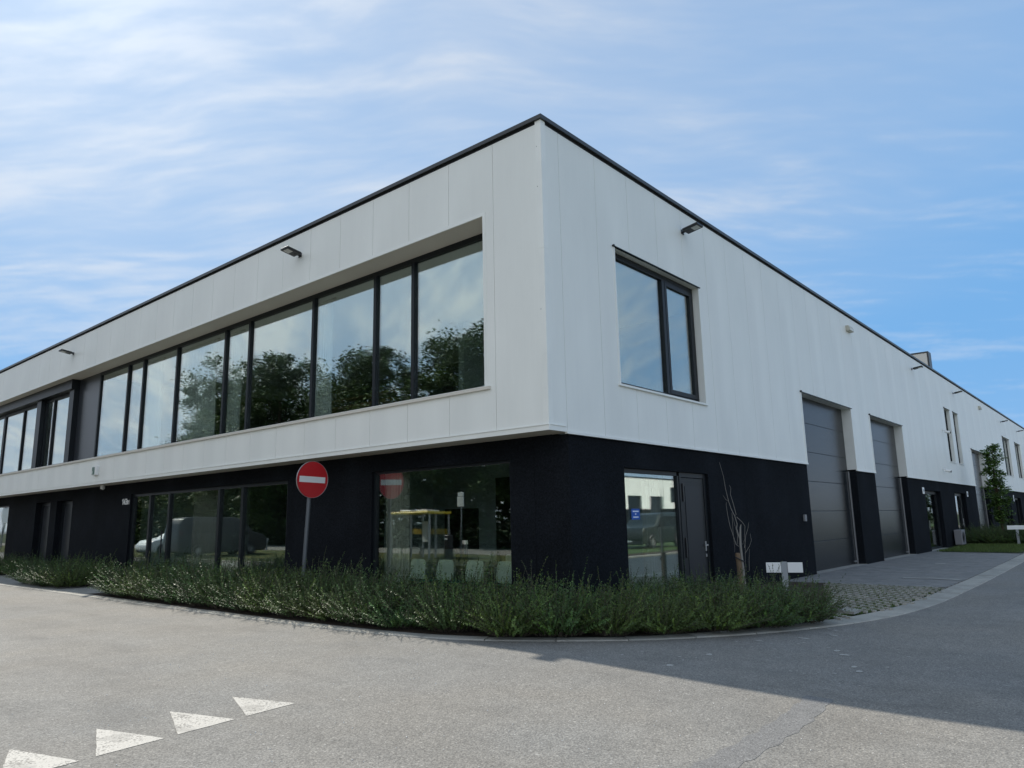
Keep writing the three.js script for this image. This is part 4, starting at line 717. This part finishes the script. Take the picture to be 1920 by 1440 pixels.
// ------------------------------------------------------------------ vehicles (mirrored in the panes); local: front towards +x
function vehicle(name, label, pos, turn, o) {
  const t = thing(name, label, o.cat, pos, turn), paint = phy(o.color, 0.45, { clearcoat: o.coat ?? 0.4, clearcoatRoughness: 0.12 }), glass = phy([0.010, 0.012, 0.014], 0.10, { specularIntensity: 0.6 });
  const shape = pts => new THREE.Shape(new THREE.CatmullRomCurve3(pts.map(p => V(p[0], p[1], 0)), true, 'catmullrom', 0.12).getPoints(pts.length * 5).map(p => new THREE.Vector2(p.x, p.y)));
  const ex = (pts, w, b = 0.07) => { const g = new THREE.ExtrudeGeometry(shape(pts), { depth: w - 2 * b, bevelEnabled: true, bevelSize: b, bevelThickness: b, bevelSegments: 3, curveSegments: 4 }); g.translate(0, 0, -(w - 2 * b) / 2); return g; };
  const body = ex(o.body, o.w); const p = body.attributes.position; for (let i = 0; i < p.count; i++) { const h = p.getY(i); if (h > o.belt) p.setZ(i, p.getZ(i) * (1 - o.taper * (h - o.belt) / (o.roof - o.belt))); } body.computeVertexNormals();
  obj('body', toCreasedNormals(body, 0.7), paint, t);
  const tz = h => o.w / 2 * (h > o.belt ? 1 - o.taper * (h - o.belt) / (o.roof - o.belt) : 1);
  for (const s of [-1, 1]) for (const wdw of o.windows) { const pos = [], idx = []; wdw.forEach(([x, y]) => pos.push(x, y, s * (tz(y) + 0.006))); for (let i = 1; i < wdw.length - 1; i++) idx.push(0, i, i + 1); const g = new THREE.BufferGeometry(); g.setAttribute('position', new THREE.Float32BufferAttribute(pos, 3)); g.setIndex(idx); g.computeVertexNormals(); obj('side_window', g, glass, t); }
  for (const [a, b, n] of o.screens) { const [x0, y0] = a, [x1, y1] = b, off = n === 'windscreen' ? 0.035 : -0.035, w0 = tz(y0) * 0.86, w1 = tz(y1) * 0.84; const g = new THREE.BufferGeometry(); g.setAttribute('position', new THREE.Float32BufferAttribute([x0 + off, y0 + 0.03, -w0, x0 + off, y0 + 0.03, w0, x1 + off, y1 + 0.03, w1, x1 + off, y1 + 0.03, -w1], 3)); g.setIndex([0, 1, 2, 0, 2, 3]); g.computeVertexNormals(); obj(n, g, glass, t); }
  for (const x of o.axles) for (const s of [-1, 1]) {
    const ty = new THREE.TorusGeometry(o.wheel - 0.10, 0.10, 12, 28); ty.scale(1, 1, 1.05); ty.translate(x, o.wheel, s * (o.w / 2 - 0.03)); const wheel = obj('wheel', ty, M.black, t);
    const rim = []; for (let k = 0; k < 10; k++) { const g = new THREE.BoxGeometry(0.035, o.wheel - 0.14, 0.02); g.translate(0, (o.wheel - 0.14) / 2, 0); g.rotateZ(k * Math.PI / 5); g.translate(x, o.wheel, s * (o.w / 2 + 0.045)); rim.push(g); } const ring = new THREE.TorusGeometry(o.wheel - 0.13, 0.02, 8, 28); ring.translate(x, o.wheel, s * (o.w / 2 + 0.045)); rim.push(ring); obj('rim', rim, M.steel, wheel);
    const arch = new THREE.CircleGeometry(o.wheel + 0.07, 28); if (s < 0) arch.rotateY(Math.PI); arch.translate(x, o.wheel, s * (o.w / 2 + 0.004)); obj('wheel_arch', arch, M.black, t);
  }
  for (const s of [-1, 1]) { obj('headlight', rbx(o.front - 0.22, o.front - 0.02, o.lamp - 0.09, o.lamp + 0.07, s * (o.w / 2 - 0.36), s * (o.w / 2 - 0.03), 0.03), phy([0.7, 0.72, 0.74], 0.1, { clearcoat: 1 }), t); obj('tail_light', rbx(o.rear - 0.015, o.rear + 0.06, o.lamp + 0.05, o.lamp + 0.55, s * (o.w / 2 - 0.16), s * (o.w / 2 - 0.02), 0.02), phy([0.30, 0.01, 0.01], 0.2), t); obj('mirror', rbx(o.mirror[0] - 0.09, o.mirror[0] + 0.05, o.mirror[1], o.mirror[1] + 0.16, s * (o.w / 2 + 0.03), s * (o.w / 2 + 0.2), 0.03), M.black, t); obj('door_handle', o.handles.map(x => rbx(x - 0.09, x + 0.09, o.belt - 0.11, o.belt - 0.07, s * (o.w / 2 - 0.005), s * (o.w / 2 + 0.03), 0.01)), M.steel, t); }
  obj('bumper', [rbx(o.front - 0.18, o.front + 0.05, 0.22, 0.52, -o.w / 2 + 0.06, o.w / 2 - 0.06, 0.06), rbx(o.rear - 0.05, o.rear + 0.16, 0.28, 0.52, -o.w / 2 + 0.06, o.w / 2 - 0.06, 0.06)], M.black, t);
  obj('number_plate', [rbx(o.front + 0.045, o.front + 0.055, 0.36, 0.47, -0.26, 0.26, 0.004, 1), rbx(o.rear - 0.062, o.rear - 0.05, 0.62, 0.73, -0.26, 0.26, 0.004, 1)], M.white, t);
  return t;
}
vehicle('delivery_van', 'dark grey van parked across the street, mirrored in the glass entrance front', [-33.2, 0.05, 10.5], -Math.PI / 2, {
  cat: 'van', color: [0.030, 0.029, 0.029], coat: 0.12, w: 1.98, belt: 1.18, roof: 2.05, taper: 0.14, wheel: 0.34, axles: [-1.55, 1.6], front: 2.55, rear: -2.5, lamp: 0.82, mirror: [1.35, 1.15], handles: [0.55, -0.35],
  body: [[-2.5, 0.38], [-2.5, 1.0], [-2.42, 1.75], [-2.3, 1.98], [-1.9, 2.05], [0.6, 2.05], [1.05, 1.92], [1.75, 1.22], [2.4, 1.02], [2.55, 0.8], [2.55, 0.42], [2.3, 0.28], [-2.3, 0.28]],
  windows: [[[0.55, 1.2], [1.45, 1.2], [1.0, 1.80], [0.55, 1.84]], [[-0.75, 1.22], [0.45, 1.22], [0.45, 1.84], [-0.75, 1.84]], [[-2.2, 1.26], [-0.85, 1.26], [-0.85, 1.84], [-2.15, 1.80]]], screens: [[[1.75, 1.22], [1.05, 1.9], 'windscreen'], [[-2.5, 1.15], [-2.38, 1.82], 'rear_window']],
});
vehicle('parked_hatchback', 'white car nose-on beside the dark van across the street', [-38.0, 0.05, 10.6], Math.PI / 2, {
  cat: 'car', color: [0.78, 0.78, 0.77], w: 1.8, belt: 0.92, roof: 1.5, taper: 0.2, wheel: 0.32, axles: [-1.28, 1.3], front: 2.05, rear: -2.05, lamp: 0.68, mirror: [0.75, 0.9], handles: [0.1, -0.8],
  body: [[-2.05, 0.4], [-2.03, 0.85], [-1.75, 1.38], [-1.2, 1.5], [0.1, 1.48], [0.95, 1.0], [1.85, 0.82], [2.05, 0.6], [2.05, 0.38], [1.8, 0.24], [-1.85, 0.24]],
  windows: [[[-1.5, 0.95], [0.75, 0.95], [0.1, 1.36], [-1.15, 1.38]]], screens: [[[0.95, 1.0], [0.1, 1.46], 'windscreen'], [[-1.98, 0.95], [-1.72, 1.36], 'rear_window']],
});
vehicle('parked_suv', 'black four-wheel-drive on the lawn across the side street, mirrored in the side window', [13.9, 0.07, -27.3], -Math.PI / 2, {
  cat: 'car', color: [0.012, 0.018, 0.016], w: 1.92, belt: 1.12, roof: 1.82, taper: 0.16, wheel: 0.38, axles: [-1.42, 1.45], front: 2.35, rear: -2.4, lamp: 0.9, mirror: [0.85, 1.1], handles: [0.15, -0.85],
  body: [[-2.4, 0.5], [-2.4, 1.05], [-2.2, 1.68], [-1.9, 1.82], [-0.1, 1.82], [0.3, 1.74], [1.0, 1.18], [2.2, 1.05], [2.35, 0.85], [2.35, 0.5], [2.1, 0.34], [-2.15, 0.34]],
  windows: [[[-0.5, 1.14], [0.85, 1.14], [0.28, 1.64], [-0.5, 1.68]], [[-2.05, 1.14], [-0.62, 1.14], [-0.62, 1.68], [-1.9, 1.66]]], screens: [[[1.0, 1.18], [0.3, 1.72], 'windscreen'], [[-2.38, 1.12], [-2.22, 1.62], 'rear_window']],
});
// ------------------------------------------------------------------ bus stop across the street
{
  const t = thing('bus_shelter', 'glass bus shelter with yellow roof edge across the street, mirrored in the shop window', 'bus shelter', [-18.8, 0.05, 12.9]); t.scale.set(0.64, 0.95, 1);
  obj('roof', [rbx(-2.2, 2.2, 2.08, 2.20, -0.75, 0.75, 0.05, 3)], M.yellow, t); obj('roof_hump', [rbx(-1.4, -0.2, 2.2, 2.30, -0.4, 0.4, 0.05), rbx(0.4, 1.5, 2.2, 2.28, -0.4, 0.4, 0.04)], M.white, t);
  for (const [x, z] of [[-2.0, 0.65], [-0.65, 0.65], [0.65, 0.65], [2.0, 0.65], [-2.0, -0.55], [2.0, -0.55]]) obj('post', bx(x - 0.04, x + 0.04, 0, 2.08, z - 0.04, z + 0.04), M.steel, t);
  for (const x of [-1.32, 0, 1.32]) { const g = new THREE.PlaneGeometry(1.24, 1.7); g.translate(x, 1.1, 0.65); obj('glass_wall', g, M.glassDark, t); }
  obj('warning_stripes', Array.from({ length: 34 }, (_, i) => bx(-1.9 + 0.112 * i, -1.9 + 0.112 * i + 0.06, 1.12, 1.38, 0.640, 0.646)), M.yellow, t);
  obj('poster', rbx(-0.55, -0.0, 0.75, 1.75, 0.55, 0.60, 0.01), M.white, t); obj('bench', [bx(-1.6, -0.2, 0.44, 0.48, 0.2, 0.5), bx(-1.5, -1.45, 0, 0.44, 0.3, 0.35), bx(-0.35, -0.3, 0, 0.44, 0.3, 0.35)], M.grey, t);
}
{ const t = thing('bus_stop_flag', 'white bus stop sign on a pole above the yellow shelter', 'sign', [-17.0, 0.05, 13.9]); obj('pole', cyl(0.03, 0.03, 3.0, 10, 0, 0, 0), M.steel, t); obj('panel', [rbx(-0.21, 0.21, 2.30, 2.75, -0.06, -0.031, 0.01)], M.white, t); obj('header', rbx(-0.18, 0.21, 2.78, 2.95, -0.06, -0.031, 0.01), M.white, t); }
{ const t = thing('litter_bin', 'slim dark litter bin in front of the bus shelter', 'bin', [-16.4, 0.05, 12.45]); obj('body', rbx(-0.16, 0.16, 0, 1.06, -0.16, 0.16, 0.05, 3), M.black, t); obj('emblem', bx(-0.08, 0.08, 0.84, 0.92, -0.165, -0.1605), M.white, t); }
addressSign('white plate on a post on the verge near the bus shelter', -18.9, 16.2, Math.PI + 0.5, [[-0.30, 0.30]], 0.75);
addressSign('white plate on a post on the verge beyond the dark van', -38.0, 16.6, Math.PI + 0.9, [[-0.35, 0.35]], 0.8);
{ const t = thing('wooden_bollard', 'wooden bollard on the verge beyond the dark van', 'bollard', [-38.9, 0.05, 16.4]); obj('post', cyl(0.09, 0.09, 0.95, 12, 0, 0, 0), M.wood, t); obj('cap', cyl(0.095, 0.06, 0.04, 12, 0, 0.95, 0), M.wood, t); }
{ const t = thing('billboard', 'white and pink hoarding mirrored in the far left shop window', 'billboard', [-77.5, 0.05, 12.2], Math.PI); obj('board', bx(-3.2, 1.6, 2.4, 5.2, -0.05, 0.05), M.white, t); obj('band', bx(-3.2, 1.6, 3.9, 5.2, 0.051, 0.056), std([0.62, 0.40, 0.47], 0.6), t); obj('hexagon', (() => { const g = new THREE.CylinderGeometry(0.55, 0.55, 0.01, 6); g.rotateX(Math.PI / 2); g.translate(0.6, 4.3, 0.06); return g; })(), std([0.08, 0.02, 0.05], 0.6), t); obj('leg', [bx(-2.8, -2.65, 0, 2.4, -0.05, 0.05), bx(1.1, 1.25, 0, 2.4, -0.05, 0.05)], M.grey, t); }
// ------------------------------------------------------------------ unit across the side street (mirrored in the side window)
{
  const t = thing('opposite_unit', 'sunlit white industrial unit across the side street, mirrored in the side window', 'building', [36.2, 0, -64]);
  const ops = [[-4.7, -1.8, 0, 4.25], [0.0, 2.9, 0, 4.25], [-10.5, -6.9, 3.55, 5.4], [8, 12, 0, 4.25], [15, 18.5, 3.55, 5.4], [-16.5, -12.8, 0, 4.25]];
  const up = [], lo = []; for (const p of pieces(-40, 45, 2.8, 6.25, ops)) up.push(...p.map(q => bx(0, 0.3, q[2], q[3], q[0], q[1]))); for (const p of pieces(-40, 45, -0.1, 2.8, ops)) lo.push(...p.map(q => bx(0.03, 0.3, q[2], q[3], q[0], q[1])));
  obj('upper_wall', up, M.panel[0], t); obj('lower_wall', lo, M.stucco, t); obj('roof_trim', bx(-0.05, 0.4, 6.25, 6.38, -40, 45), M.cap, t); obj('rear_volume', bx(0.6, 22, -0.1, 6.2, -40, 45), M.panel[1], t);
  for (const o of ops) o[2] < 1 ? obj('sectional_door', bx(0.25, 0.35, 0, o[3], o[0], o[1]), M.doorSeg, t) : obj('window', bx(0.15, 0.2, o[2], o[3], o[0], o[1]), M.frame, t);
}
renderer.render(scene, camera);
